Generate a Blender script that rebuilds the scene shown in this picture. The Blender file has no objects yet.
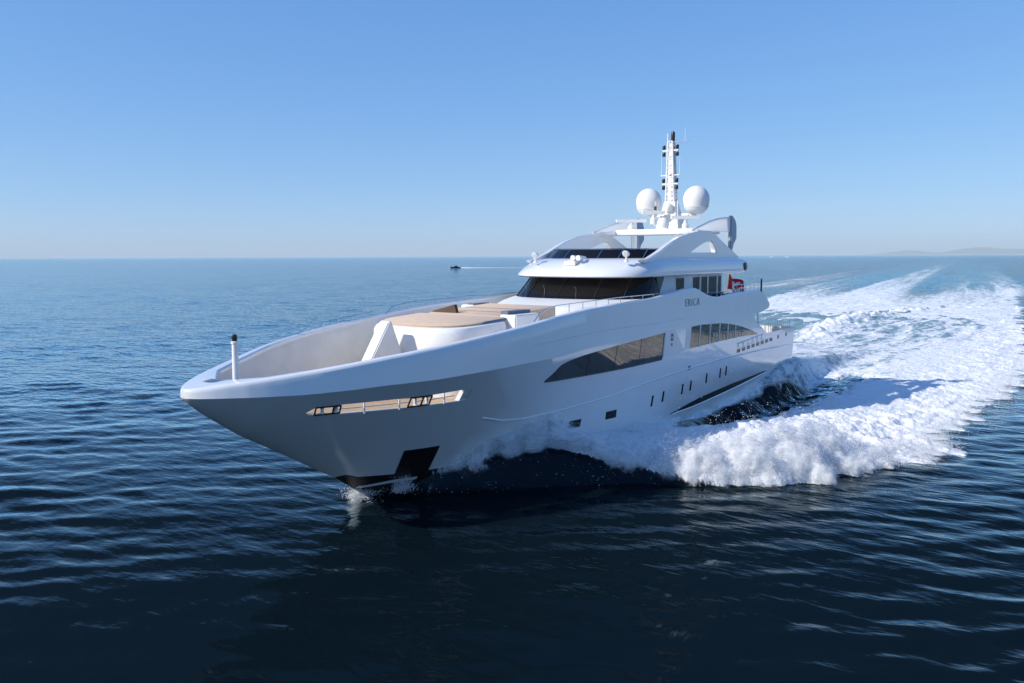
import bpy, bmesh, math
import numpy as np
from mathutils import Vector, Matrix
R = math.radians
# ------------------------------------------------------------------ camera, sky, sun, exposure
scn = bpy.context.scene
CAM = np.array([58.28, 23.20, 9.11]); FPX = 828.97; YAW = R(217.05); ROLL = R(-0.232); PITCH = -math.atan(85.5 / FPX)
fw = Vector((math.cos(YAW) * math.cos(PITCH), math.sin(YAW) * math.cos(PITCH), math.sin(PITCH)))
rt = Vector((math.sin(YAW), -math.cos(YAW), 0)); up = rt.cross(fw)
rt2 = math.cos(ROLL) * rt + math.sin(ROLL) * up; up2 = -math.sin(ROLL) * rt + math.cos(ROLL) * up
cam = bpy.data.cameras.new('camera'); camo = bpy.data.objects.new('camera', cam); scn.collection.objects.link(camo)
M = Matrix((rt2, up2, -fw)).transposed().to_4x4(); M.translation = Vector(CAM); camo.matrix_world = M
cam.sensor_width = 36.0; cam.lens = FPX / 1024 * 36.0; cam.clip_start = 0.5; cam.clip_end = 400000
scn.camera = camo
SUN_AZ, SUN_EL = R(-35.0), R(34.0)
w = bpy.data.worlds.new('World'); scn.world = w; w.use_nodes = True
nt = w.node_tree; bg = nt.nodes['Background']; sky = nt.nodes.new('ShaderNodeTexSky')
sky.sky_type = 'NISHITA'; sky.sun_disc = False; sky.sun_elevation = SUN_EL; sky.sun_rotation = R(90) - SUN_AZ
sky.air_density = 0.7; sky.dust_density = 0.3; sky.ozone_density = 6.0; sky.altitude = 0
sep = nt.nodes.new('ShaderNodeSeparateColor'); cmb = nt.nodes.new('ShaderNodeCombineColor'); nt.links.new(sky.outputs[0], sep.inputs[0])
for ch, (g_, k_) in enumerate(((.80, .98), (.60, .985), (.36, 1.10))):    # tone of the sky: flatter towards the horizon than the clear-air model
    a_ = nt.nodes.new('ShaderNodeMath'); a_.operation = 'MULTIPLY'; a_.inputs[1].default_value = .1; nt.links.new(sep.outputs[ch], a_.inputs[0])
    b_ = nt.nodes.new('ShaderNodeMath'); b_.operation = 'POWER'; b_.inputs[1].default_value = g_; nt.links.new(a_.outputs[0], b_.inputs[0])
    c_ = nt.nodes.new('ShaderNodeMath'); c_.operation = 'MULTIPLY'; c_.inputs[1].default_value = k_ / 1.32 / .14; nt.links.new(b_.outputs[0], c_.inputs[0]); nt.links.new(c_.outputs[0], cmb.inputs[ch])
nt.links.new(cmb.outputs[0], bg.inputs[0]); bg.inputs[1].default_value = 0.14
sl = bpy.data.lights.new('sun', 'SUN'); so = bpy.data.objects.new('sun', sl); scn.collection.objects.link(so)
sl.energy = 3.8; sl.angle = R(0.5); sl.color = (1.0, 0.945, 0.86)
sd = Vector((math.cos(SUN_AZ) * math.cos(SUN_EL), math.sin(SUN_AZ) * math.cos(SUN_EL), math.sin(SUN_EL)))
so.rotation_euler = sd.to_track_quat('Z', 'Y').to_euler(); so.location = (60, -60, 60)
scn.view_settings.view_transform = 'Standard'; scn.view_settings.look = 'None'
scn.view_settings.exposure = 0.4; scn.view_settings.gamma = 1.0
scn.cycles.use_denoising = True
scn.cycles.caustics_reflective = False; scn.cycles.caustics_refractive = False; scn.cycles.max_bounces = 10; scn.cycles.transparent_max_bounces = 24; scn.cycles.diffuse_bounces = 5; scn.cycles.glossy_bounces = 4
scn.cycles.sample_clamp_indirect = 6.0

# ------------------------------------------------------------------ materials
def mat(name, col, rough=0.5, spec=0.5, metal=0.0, coat=0.0, noise=0.0, nscale=3.0, bump=0.0, bscale=20.0):
    m = bpy.data.materials.new(name); m.use_nodes = True; n = m.node_tree; p = n.nodes['Principled BSDF']
    p.inputs['Base Color'].default_value = (*col, 1); p.inputs['Roughness'].default_value = rough
    p.inputs['Specular IOR Level'].default_value = spec; p.inputs['Metallic'].default_value = metal
    p.inputs['Coat Weight'].default_value = coat; p.inputs['Coat Roughness'].default_value = 0.03
    tc = n.nodes.new('ShaderNodeTexCoord')
    if noise:
        t = n.nodes.new('ShaderNodeTexNoise'); t.inputs['Scale'].default_value = nscale; t.inputs['Detail'].default_value = 5
        r = n.nodes.new('ShaderNodeValToRGB'); a, b_ = r.color_ramp.elements
        a.position = 0.3; b_.position = 0.75
        a.color = (*[c * (1 - noise) for c in col], 1); b_.color = (*[min(1, c * (1 + noise * .5)) for c in col], 1)
        n.links.new(tc.outputs['Object'], t.inputs['Vector']); n.links.new(t.outputs['Fac'], r.inputs['Fac'])
        n.links.new(r.outputs[0], p.inputs['Base Color'])
    if bump:
        t = n.nodes.new('ShaderNodeTexNoise'); t.inputs['Scale'].default_value = bscale; t.inputs['Detail'].default_value = 4
        bb = n.nodes.new('ShaderNodeBump'); bb.inputs['Strength'].default_value = bump; bb.inputs['Distance'].default_value = 0.05
        n.links.new(tc.outputs['Object'], t.inputs['Vector']); n.links.new(t.outputs['Fac'], bb.inputs['Height'])
        n.links.new(bb.outputs[0], p.inputs['Normal'])
    return m
MW = mat('white_hull_paint', (.80, .80, .79), .22, .5, coat=1.0, noise=.03, nscale=.7, bump=.12, bscale=.45)
MW2 = mat('white_deck_paint', (.80, .79, .77), .4, .4, noise=.05, nscale=2)
MGR = mat('grey_inner_bulwark', (.80, .77, .72), .55, .3, noise=.08, nscale=1.5)
MTK = mat('teak_deck', (.52, .36, .22), .6, .3, noise=.15, nscale=6)
MGL = mat('tinted_glass', (.006, .005, .005), .02, .28, coat=0)
MGW = mat('saloon_glass', (.008, .006, .004), .015, 1.0)
MGW.node_tree.nodes['Principled BSDF'].inputs['Specular Tint'].default_value = (1.0, .86, .66, 1)
MBK = mat('black_antifouling', (.012, .012, .013), .35, .4)
MDK = mat('dark_fitting', (.02, .02, .022), .3, .5)
MST = mat('polished_steel', (.62, .62, .63), .18, .5, metal=1.0)
MCU = mat('beige_cushion', (.66, .50, .37), .8, .2, noise=.08, nscale=4, bump=.1, bscale=60)
MBL = mat('slate_cushion', (.16, .19, .25), .75, .2, noise=.1, nscale=5)
MBR = mat('brown_cushion', (.10, .065, .05), .8, .2, noise=.1, nscale=5)
MRD = mat('red_bunting', (.62, .02, .02), .75, .2, noise=.12, nscale=3)
MFW = mat('white_bunting', (.78, .76, .76), .75, .2)
MDM = mat('radome_plastic', (.80, .79, .76), .45, .4, noise=.03, nscale=3)
MFN = mat('grey_fin', (.90, .91, .92), .4, .4)
def translucent(m, f):
    n = m.node_tree; p = n.nodes['Principled BSDF']; t = n.nodes.new('ShaderNodeBsdfTranslucent'); t.inputs[0].default_value = p.inputs['Base Color'].default_value
    x = n.nodes.new('ShaderNodeMixShader'); x.inputs[0].default_value = f; n.links.new(p.outputs[0], x.inputs[1]); n.links.new(t.outputs[0], x.inputs[2]); n.links.new(x.outputs[0], n.nodes['Material Output'].inputs[0])
translucent(MFN, .75)
MBD = mat('blade_grey', (.30, .36, .43), .35, .5, noise=.06, nscale=2)
MNM = mat('pewter_lettering', (.26, .29, .32), .35, .5, metal=.3)
MTI = mat('timber_table', (.42, .24, .12), .5, .4, noise=.2, nscale=8)
MNB = mat('navy_boat_paint', (.02, .03, .06), .3, .5)

# ------------------------------------------------------------------ helpers
COL = scn.collection
def link(o, parent=None):
    COL.objects.link(o)
    if parent is not None:
        o.parent = parent
        W = Matrix.Identity(4); p = parent; T = Matrix.Translation(ROOTLOC.get(parent.name, (0, 0, 0)))
        o.matrix_parent_inverse = T.inverted()
    return o
ROOTLOC = {}
def tag(o, label=None, cat=None, group=None, kind=None):
    if label: o['label'] = label
    if cat: o['category'] = cat
    if group: o['group'] = group
    if kind: o['kind'] = kind
    return o
def empty(name, loc):
    o = bpy.data.objects.new(name, None); COL.objects.link(o); o.location = loc; o.empty_display_size = .5
    ROOTLOC[o.name] = loc
    return o
def mesh(name, v, f, m, parent=None, smooth=True, angle=35):
    me = bpy.data.meshes.new(name); me.from_pydata([tuple(map(float, p)) for p in v], [], [tuple(map(int, q)) for q in f])
    bm = bmesh.new(); bm.from_mesh(me)
    bmesh.ops.remove_doubles(bm, verts=bm.verts, dist=1e-4)
    bmesh.ops.recalc_face_normals(bm, faces=bm.faces)
    return finish(name, bm, m, parent, smooth, angle, me)
def finish(name, bm, m, parent=None, smooth=True, angle=35, me=None):
    if me is None: me = bpy.data.meshes.new(name)
    for e in bm.edges:
        if len(e.link_faces) == 2: e.smooth = e.calc_face_angle(0) < R(angle)
    for f_ in bm.faces: f_.smooth = smooth
    bm.to_mesh(me); bm.free()
    for x in (m if isinstance(m, (list, tuple)) else [m]): me.materials.append(x)
    return link(bpy.data.objects.new(name, me), parent)
class MB:
    """gathers verts and faces of one mesh"""
    def __init__(s): s.v = []; s.f = []
    def add(s, v, f):
        k = len(s.v); s.v += [tuple(p) for p in v]; s.f += [tuple(i + k for i in q) for q in f]; return s
    def box(s, lo, hi, rot=0.0):
        x0, y0, z0 = lo; x1, y1, z1 = hi; c = ((x0 + x1) / 2, (y0 + y1) / 2)
        v = []
        for z in (z0, z1):
            for x, y in ((x0, y0), (x1, y0), (x1, y1), (x0, y1)):
                dx, dy = x - c[0], y - c[1]
                v.append((c[0] + dx * math.cos(rot) - dy * math.sin(rot), c[1] + dx * math.sin(rot) + dy * math.cos(rot), z))
        return s.add(v, [(3, 2, 1, 0), (4, 5, 6, 7), (0, 1, 5, 4), (1, 2, 6, 5), (2, 3, 7, 6), (3, 0, 4, 7)])
    def tube(s, pts, r, n=8, cap=True):
        P = [Vector(p) for p in pts]; rr = r if isinstance(r, (list, tuple)) else [r] * len(P)
        v = []; f = []
        for i, p in enumerate(P):
            t = (P[min(i + 1, len(P) - 1)] - P[max(i - 1, 0)]).normalized()
            a = t.cross(Vector((0, 0, 1)))
            if a.length < 1e-3: a = t.cross(Vector((1, 0, 0)))
            a.normalize(); c = t.cross(a)
            for k in range(n):
                th = 2 * math.pi * k / n; v.append(p + rr[i] * (math.cos(th) * a + math.sin(th) * c))
        for i in range(len(P) - 1):
            for k in range(n): f.append((i * n + k, i * n + (k + 1) % n, (i + 1) * n + (k + 1) % n, (i + 1) * n + k))
        if cap: f.append(tuple(range(n))[::-1]); f.append(tuple((len(P) - 1) * n + k for k in range(n)))
        return s.add(v, f)
    def lathe(s, c, prof, n=24):
        v = []; f = []
        for (r, z) in prof:
            for k in range(n): v.append((c[0] + r * math.cos(2 * math.pi * k / n), c[1] + r * math.sin(2 * math.pi * k / n), c[2] + z))
        for i in range(len(prof) - 1):
            for k in range(n): f.append((i * n + k, i * n + (k + 1) % n, (i + 1) * n + (k + 1) % n, (i + 1) * n + k))
        f.append(tuple(range(n))[::-1]); f.append(tuple((len(prof) - 1) * n + k for k in range(n)))
        return s.add(v, f)
    def loft(s, rings, closed=True, ends=True):
        n = len(rings[0]); v = [p for r in rings for p in r]; f = []
        for i in range(len(rings) - 1):
            for k in range(n if closed else n - 1): f.append((i * n + k, i * n + (k + 1) % n, (i + 1) * n + (k + 1) % n, (i + 1) * n + k))
        if ends: f.append(tuple(range(n))[::-1]); f.append(tuple((len(rings) - 1) * n + k for k in range(n)))
        return s.add(v, f)
    def build(s, name, m, parent=None, smooth=True, angle=35): return mesh(name, s.v, s.f, m, parent, smooth, angle)
def bevel(o, wdt, seg=2):
    bm = bmesh.new(); bm.from_mesh(o.data)
    es = [e for e in bm.edges if len(e.link_faces) == 2 and e.calc_face_angle(0) > R(30)]
    bmesh.ops.bevel(bm, geom=es, offset=wdt, segments=seg, affect='EDGES', clamp_overlap=True)
    for e in bm.edges:
        if len(e.link_faces) == 2: e.smooth = e.calc_face_angle(0) < R(40)
    for q in bm.faces: q.smooth = True
    bm.to_mesh(o.data); bm.free(); return o
def prism(name, poly, holes, y0, y1, m, parent=None, bev=0.0):
    """outline with holes in the x-z plane, given the thickness y0..y1"""
    bm = bmesh.new()
    for loop in [poly] + list(holes):
        vs = [bm.verts.new((p[0], y0, p[1])) for p in loop]
        for i in range(len(vs)): bm.edges.new((vs[i], vs[(i + 1) % len(vs)]))
    bmesh.ops.triangle_fill(bm, edges=bm.edges[:], use_beauty=True)
    r = bmesh.ops.extrude_face_region(bm, geom=bm.faces[:])
    bmesh.ops.translate(bm, verts=[g for g in r['geom'] if isinstance(g, bmesh.types.BMVert)], vec=(0, y1 - y0, 0))
    bmesh.ops.recalc_face_normals(bm, faces=bm.faces)
    bmesh.ops.dissolve_limit(bm, angle_limit=R(1), verts=bm.verts, edges=bm.edges)
    o = finish(name, bm, m, parent)
    return bevel(o, bev) if bev else o

# ------------------------------------------------------------------ noise
_rs = np.random.RandomState(7); _perm = _rs.permutation(4096); _gr = _rs.rand(4096) * 2 * np.pi
_gx, _gy = np.cos(_gr), np.sin(_gr)
def gnoise(x, y):
    xi = np.floor(x).astype(np.int64); yi = np.floor(y).astype(np.int64); xf = x - xi; yf = y - yi
    u = xf * xf * xf * (xf * (xf * 6 - 15) + 10); v = yf * yf * yf * (yf * (yf * 6 - 15) + 10)
    def g(ix, iy, dx, dy):
        h = _perm[(_perm[ix & 4095] + iy) & 4095]; return _gx[h] * dx + _gy[h] * dy
    a = g(xi, yi, xf, yf); b_ = g(xi + 1, yi, xf - 1, yf); c = g(xi, yi + 1, xf, yf - 1); d = g(xi + 1, yi + 1, xf - 1, yf - 1)
    return 1.5 * ((a * (1 - u) + b_ * u) * (1 - v) + (c * (1 - u) + d * u) * v)
def fbm(x, y, o=4, g=.5):
    s = 0; a = 1; t = 0
    for i in range(o): s = s + a * gnoise(x * 2 ** i + 17.3 * i, y * 2 ** i - 9.1 * i); t += a; a *= g
    return s / t
def billow(x, y, o=4, g=.5):
    s = 0; a = 1; t = 0
    for i in range(o): s = s + a * (3 * np.abs(gnoise(x * 2 ** i + 31.7 * i, y * 2 ** i + 5.3 * i)) - .7); t += a; a *= g
    return s / t
def sst(a, b_, x):
    t = np.clip((x - a) / (b_ - a), 0, 1); return t * t * (3 - 2 * t)
ip = np.interp
def tab(l):
    a = np.array(sorted(l), float); return lambda x: np.interp(x, a[:, 0], a[:, 1])

# ------------------------------------------------------------------ hull form (x forward, y port, z up, water at z = 0)
zr = tab([(0, 4.12), (5.7, 6.75), (7.6, 6.85), (8.8, 6.84), (12.2, 6.76), (13.9, 6.68), (14.9, 6.74), (15.8, 6.9), (16.84, 7.21), (17.4, 7.31), (17.8, 7.32), (18.6, 7.28), (21.8, 6.97), (25, 6.84), (26, 6.8), (27, 6.76), (28, 6.72), (29, 6.66), (30, 6.58), (31, 6.48), (32, 6.37), (33, 6.27), (34, 6.18), (35, 6.09), (36, 5.99), (37, 5.88), (38, 5.775), (39, 5.66), (40, 5.52), (41, 5.39), (42, 5.27), (43, 5.15), (43.5, 5.09), (44.31, 4.97)])
br = tab([(0, 4.2), (6, 4.35), (12, 4.45), (18, 4.5), (25, 4.5), (30, 4.5), (32, 4.47), (33, 4.43), (34, 4.39), (35, 4.31), (36, 4.18), (37, 3.99), (38, 3.73), (39, 3.37), (40, 2.95), (41, 2.49), (42, 1.98), (42.5, 1.71), (43, 1.41), (43.5, 1.05), (43.8, .80), (44.05, .55), (44.2, .34), (44.28, .17), (44.31, 0)])
zs = tab([(34.5, -1.5), (36.38, -.39), (37.68, .5), (38.4, 1.01), (39.53, 1.66), (40.8, 2.41), (42.35, 3.28), (43.59, 4.15), (44.09, 4.56), (44.28, 4.76), (44.31, 4.80)])
dk = tab([(0, 1.3), (28, 1.55), (30, 1.55), (32.8, 1.3), (35, 1.15), (37.3, .98), (39.1, .8), (40.3, .69), (41.6, .56), (42.75, .4), (43.5, .29), (44, .21), (44.31, .165)])
qx = tab([(0, .07), (10, .07), (20, .12), (25, .2), (30, .45), (34, .78), (38, .86), (42, .74), (44.31, .6)])
bkoff = tab([(0, .02), (18, .0), (26, -.05), (32, -.10), (40, -.12), (43, -.09), (43.9, -.06), (44.2, -.03), (44.31, 0)])
zk = lambda x: zr(x) - dk(x)
bk = lambda x: np.maximum(br(x) - bkoff(x), 0)
def hb(x, z):
    x = np.asarray(x, float); z = np.asarray(z, float); a = zs(x); k = zk(x)
    wv = np.clip((z - a) / np.maximum(k - a, 1e-6), 0, 1); lo = bk(x) * wv ** qx(x)
    t = np.clip((z - k) / np.maximum(zr(x) - k, 1e-6), 0, 1)
    return np.where(z <= k, lo, bk(x) + (br(x) - bk(x)) * t)
capw = tab([(0, .28), (34, .3), (38, .36), (41, .5), (42.5, .62), (43, .7), (44.31, .9)])
def bin_(x): return max(0.0, float(br(x) - capw(x))) * math.sqrt(min(1, max(0, (43.05 - x) / .8)))
zd = tab([(0, 5.9), (32.0, 5.9), (32.6, 3.62), (34.5, 3.62), (38, 3.76), (42, 4.0), (44.31, 4.3)])
XS = np.concatenate([np.arange(.5, 30, .25), np.arange(30, 40, .2), np.arange(40, 43.5, .1), [43.5, 43.6, 43.7, 43.8, 43.9, 44.0, 44.1, 44.18, 44.25, 44.29, 44.305, 44.3095]])

ROOT = (20.0, 0.0, 0.0)
yacht = empty('motor_yacht', ROOT)
tag(yacht, 'large white three-deck motor yacht speeding towards the left with white bow wave along its side', 'yacht')

def hull_section(x):
    a, k, r_ = float(zs(x)), float(zk(x)), float(zr(x)); B = float(br(x)); bi = bin_(x); cw = B - bi
    zz = [a + (k - a) * (i / 26) ** 1.6 for i in range(27)]
    pts = [(float(hb(x, z)), z) for z in zz]
    k0 = pts[-1]
    pts += [(k0[0] + (B - k0[0]) * t, k + (r_ - k) * t) for t in (.02, .35, .7, 1.0)]
    cr = min(.13, .5 * cw)
    pts += [(max(B - .02, bi), r_ + .04), (max(B - .07, bi), r_ + .085), (max(B - .16, bi), r_ + .11), (B - .55 * cw if cw > .3 else max(B - .2, bi), r_ + .115), (min(B, bi + .08) if bi > 0 else 0, r_ + .09), (bi, r_ + .03), (bi, r_ - .06)]
    d = min(max(float(zd(x)), float(zs(x)) + .25), r_ - .1)
    for t in (.25, .5, .75, 1):
        z = r_ - .06 + (d - r_ + .06) * t; pts.append((max(0, min(bi * (1 - .04 * t), float(hb(x, z)) - .13)), z))
    return pts
CUT_AFT = [(8.7, 5.44), (8.3, 5.12), (7.4, 4.75), (6.5, 4.33), (5.9, 4.12), (-1, 4.12), (-1, 9), (7.7, 9), (7.6, 6.86), (7.0, 6.74), (6.2, 6.3), (5.75, 5.95), (5.9, 5.75), (6.93, 5.59), (7.8, 5.5)]
SLOT = [(41.15, 4.06), (40.95, 4.24), (40.3, 4.27), (38.75, 4.27), (37.14, 4.27), (35.9, 4.31), (35.25, 4.31), (35.35, 3.9), (35.64, 3.86), (36.95, 3.87), (38.6, 3.89), (40.1, 3.92), (41.0, 3.98)]
def inpoly(px, pz, poly):
    c = False; n = len(poly)
    for i in range(n):
        x1, z1 = poly[i]; x2, z2 = poly[(i + 1) % n]
        if (z1 > pz) != (z2 > pz) and px < (x2 - x1) * (pz - z1) / (z2 - z1) + x1: c = not c
    return c
def cut(bm, poly):
    xs_ = [p[0] for p in poly]; zs_ = [p[1] for p in poly]; lo = (min(xs_) - .01, min(zs_) - .01); hi = (max(xs_) + .01, max(zs_) + .01)
    n = len(poly)
    for i in range(n):
        p, q = poly[i], poly[(i + 1) % n]; sx0, sx1 = min(p[0], q[0]) - .03, max(p[0], q[0]) + .03; sz0, sz1 = min(p[1], q[1]) - .03, max(p[1], q[1]) + .03
        fs = []
        for f_ in bm.faces:
            X = [v.co.x for v in f_.verts]; Z = [v.co.z for v in f_.verts]
            if max(X) >= sx0 and min(X) <= sx1 and max(Z) >= sz0 and min(Z) <= sz1: fs.append(f_)
        if not fs: continue
        geom = fs + list({e for f_ in fs for e in f_.edges}) + list({v for f_ in fs for v in f_.verts})
        d = Vector((q[0] - p[0], 0, q[1] - p[1]))
        bmesh.ops.bisect_plane(bm, geom=geom, dist=1e-5, plane_co=(p[0], 0, p[1]), plane_no=(-d.z, 0, d.x))
    dead = [f_ for f_ in bm.faces if lo[0] <= (c := f_.calc_center_median()).x <= hi[0] and lo[1] <= c.z <= hi[1] and inpoly(c.x, c.z, poly)]
    bmesh.ops.delete(bm, geom=dead, context='FACES')
def build_hull():
    secs = [hull_section(float(x)) for x in XS]; n = len(secs[0]); v = []; f = []; mi = []
    for s_ in (1, -1):
        base = len(v)
        for x, sc in zip(XS, secs): v += [(x, s_ * p[0], p[1]) for p in sc]
        for i in range(len(XS) - 1):
            for k in range(n - 1):
                q = (base + i * n + k, base + (i + 1) * n + k, base + (i + 1) * n + k + 1, base + i * n + k + 1)
                f.append(q if s_ > 0 else q[::-1]); mi.append(1 if k >= n - 5 else 0)
    nb = len(v) // 2
    for k in range(30):                                            # transom
        f.append((k, k + 1, nb + k + 1, nb + k)); mi.append(0)
    me = bpy.data.meshes.new('hull'); me.from_pydata(v, [], f)
    bm = bmesh.new(); bm.from_mesh(me)
    for q, m_ in zip(bm.faces, mi): q.material_index = m_
    bmesh.ops.remove_doubles(bm, verts=bm.verts, dist=1e-4)
    bmesh.ops.dissolve_degenerate(bm, dist=1e-5, edges=bm.edges)
    cut(bm, CUT_AFT); cut(bm, SLOT)
    return finish('hull', bm, [MW, MGR], yacht, True, 24, me)
hull = build_hull()
def patch(name, x0, x1, zlo, zhi, off, m, parent=None, nx=None, nz=6, both=True, thick=.0, side=1):
    """a panel that follows the hull side between two height curves"""
    if both:                                                        # one panel per side of the hull; the port one is returned
        o = patch(name, x0, x1, zlo, zhi, off, m, parent, nx, nz, False, thick)
        if side > 0: patch(name, x0, x1, zlo, zhi, off, m, parent, nx, nz, False, thick, -1)
        return o
    nx = nx or max(2, int(abs(x1 - x0) / .2)); v = []; f = []
    for s_ in (side,):
        k0 = len(v)
        for i in range(nx + 1):
            x = x0 + (x1 - x0) * i / nx
            for j in range(nz + 1):
                z = zlo(x) + (zhi(x) - zlo(x)) * j / nz; v.append((x, s_ * (float(hb(x, z)) + off), z))
        for i in range(nx):
            for j in range(nz):
                a = k0 + i * (nz + 1) + j; f.append((a, a + nz + 1, a + nz + 2, a + 1))
    bm = bmesh.new(); me = bpy.data.meshes.new(name); me.from_pydata(v, [], f); bm.from_mesh(me)
    if thick:                                                       # rim back to the hull skin
        r = bmesh.ops.extrude_edge_only(bm, edges=[e for e in bm.edges if e.is_boundary])
        for g in r['geom']:
            if isinstance(g, bmesh.types.BMVert): g.co.y -= math.copysign(thick, g.co.y)
    bmesh.ops.recalc_face_normals(bm, faces=bm.faces)
    return finish(name, bm, m, parent, True, 40, me)
def line_on_hull(name, pts, off, r, m, parent, both=True):
    for s_ in ((-1, 1) if both else (1,)): o = MB().tube([(x, s_ * (float(hb(x, z)) + off), z) for x, z in pts], r, 6).build(name, m, parent)
    return o
# black waterline band: everything under the boot line forward, a tapering strip aft
patch('boot_stripe', 38.42, 30.5, lambda x: max(float(zs(x)) + .004, -.6), lambda x: max(float(zs(x)) + .01, ip(x, [30, 36, 37.8, 38.2, 38.45], [.85, .95, 1.0, 1.16, 1.06])), .012, MBK, hull, nz=10)
patch('boot_line', 37.5, 35.6, lambda x: ip(x, [35.6, 36.5, 37.5], [.58, .56, .42]), lambda x: ip(x, [35.6, 36.5, 37.5], [.70, .70, .52]), .020, MW2, hull, nz=2)
patch('boot_stripe', 19.0, 5.6, lambda x: ip(x, [5.6, 6.8, 11.35, 16.6, 19], [1.52, 1.45, 1.17, .86, .8]), lambda x: ip(x, [5.6, 6.74, 11.5, 15.6, 19], [1.62, 1.59, 1.48, 1.26, .84]), .02, MBK, hull)
line_on_hull('spray_rail', [(x, ip(x, [5.6, 6.8, 11.35, 16.6, 19], [1.50, 1.42, 1.13, .82, .77])) for x in np.arange(5.6, 19.01, .4)], .02, .05, MW, hull)
line_on_hull('rubbing_strake', [(x, ip(x, [1.5, 4, 8.7, 13.5, 18.5, 22.7, 26, 29, 31.4, 32.7, 34], [2.95, 3.03, 3.14, 3.19, 3.07, 2.87, 2.65, 2.54, 2.5, 2.62, 2.95])) for x in np.arange(1.5, 34.01, .4)], -.005, .045, MW, hull)
line_on_hull('style_line', [(x, ip(x, [18, 21.3, 27, 32.3], [5.86, 5.84, 5.84, 5.66])) for x in np.arange(18.5, 32.4, .4)], -.006, .022, MW, hull)
pk = patch('anchor_pocket', 36.83, 35.42, lambda x: .92, lambda x: 2.01, .015, MBK, hull, nz=6, thick=.03)
for m_ in [pk]:
    for v_ in m_.data.vertices: v_.co.x -= .0 if v_.co.z > 1.9 else (2.0 - v_.co.z) * .22 if v_.co.x > 36 else (2.0 - v_.co.z) * .1
    for v_ in m_.data.vertices: v_.co.y = math.copysign(float(hb(v_.co.x, v_.co.z)) + .02, v_.co.y)
# mooring slot through the bulwark
line_on_hull('slot_lip', [(35.3, 3.885), (35.64, 3.85), (36.95, 3.86), (38.6, 3.88), (40.1, 3.91), (41.05, 3.975)], -.03, .035, MW2, hull)
line_on_hull('slot_rail', [(35.9, 4.1), (36.95, 4.07), (38.6, 4.08), (40.2, 4.09)], -.1, .022, MW2, hull)
for s_ in (1, -1):
    for x in (36.35, 38.1, 39.3): MB().tube([(x, s_ * (float(hb(x, 4.1)) - .1), 3.85), (x, s_ * (float(hb(x, 4.1)) - .1), 4.3)], .03, 6).build('slot_post', MW2, hull)
patch('slot_end_plate', 35.62, 35.2, lambda x: ip(x, [35.2, 35.35, 35.62], [4.2, 3.92, 3.87]), lambda x: 4.31, -.02, MW2, hull, nz=3, thick=.2)
def fairlead(xa, xb, z0, z1, sk, mids):
    for s_ in (1, -1):
        b_ = MB()
        def bar(p, q, t): b_.tube([(p[0], s_ * (float(hb(p[0], p[1])) + .015), p[1]), (q[0], s_ * (float(hb(q[0], q[1])) + .015), q[1])], t, 6)
        A, B, C, D = (xa, z1), (xb, z1), (xb - sk, z0), (xa - sk, z0)
        for p, q in ((A, B), (B, C), (C, D), (D, A)): bar(p, q, .032)
        for t in mids: bar((xa + (xb - xa) * t, z1), (xa - sk + (xb - xa) * t, z0), .035)
        fo_ = b_.build('fairlead', MDK, yacht)
        for t in (.3, .85):
            xr = xa + (xb - xa) * t - sk * .5; yr = s_ * (float(hb(xr, (z0 + z1) / 2)) - .02); MB().lathe((xr, yr, z0 + .02), [(.05, 0), (.09, .03), (.055, .07), (.055, z1 - z0 - .1), (.09, z1 - z0 - .07), (.05, z1 - z0 - .04)], 10).build('roller', MDM, fo_)
fairlead(40.95, 40.2, 3.96, 4.24, .1, (.72,)); fairlead(37.85, 37.05, 3.9, 4.26, .08, (.6,))
# windows in the hull side
w1t = tab([(30.98, 4.05), (30.67, 4.23), (30.4, 4.4), (30.19, 4.6), (29.9, 4.7), (29.36, 4.79), (28.47, 4.88), (26.21, 5.03), (23.29, 5.17), (20.95, 5.27)])
w1b = tab([(30.98, 4.04), (28.09, 3.97), (26.53, 3.95), (23.94, 3.93), (20.66, 3.95)])
win = patch('saloon_window', 30.98, 20.95, w1b, w1t, .012, MGW, yacht, nx=60, thick=.012)
line_on_hull('window_sill', [(x, float(w1b(x)) - .03) for x in np.arange(20.9, 31, .4)], .0, .03, MDK, win)
line_on_hull('window_frame', [(20.92, 3.95), (20.92, 5.28)], .0, .035, MDK, win)
for x in (23.3, 25.6, 27.9): line_on_hull('mullion', [(x, float(w1b(x))), (x, float(w1t(x)))], .008, .02, MDK, win)
w2t = tab([(18.32, 5.33), (16.59, 5.38), (13.91, 5.28), (12.6, 5.16), (11.62, 5.03), (10.8, 4.9), (9.94, 4.74), (8.7, 4.47), (7.57, 4.18)])
w2b = tab([(18.32, 4.16), (16.36, 4.2), (13.7, 4.25), (10.66, 4.26), (7.57, 4.17)])
win = patch('aft_window', 17.7, 7.57, w2b, w2t, .012, MGW, yacht, nx=50, thick=.012)
for x in (16.6, 15.3, 14.0, 12.75, 11.6): line_on_hull('mullion', [(x, float(w2b(x))), (x, float(w2t(x)))], .01, .045, MW2, win)
for s_ in (1, -1):
    b_ = MB(); b_.tube([(x, s_ * (float(hb(x, 4.6)) + .06), ip(x, [10, 15.2], [4.62, 4.82])) for x in np.arange(10.2, 15.2, .4)], .018, 6)
    for x in np.arange(10.4, 15.2, .5): b_.tube([(x, s_ * (float(hb(x, 4.3)) + .05), 4.26), (x, s_ * (float(hb(x, 4.6)) + .06), ip(x, [10, 15.2], [4.62, 4.82]))], .012, 5)
    b_.build('side_rail', MST, yacht)
p_ = patch('window_panel', 18.32, 17.7, w2b, w2t, .01, MW2, yacht, nz=4, thick=.01)
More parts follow.
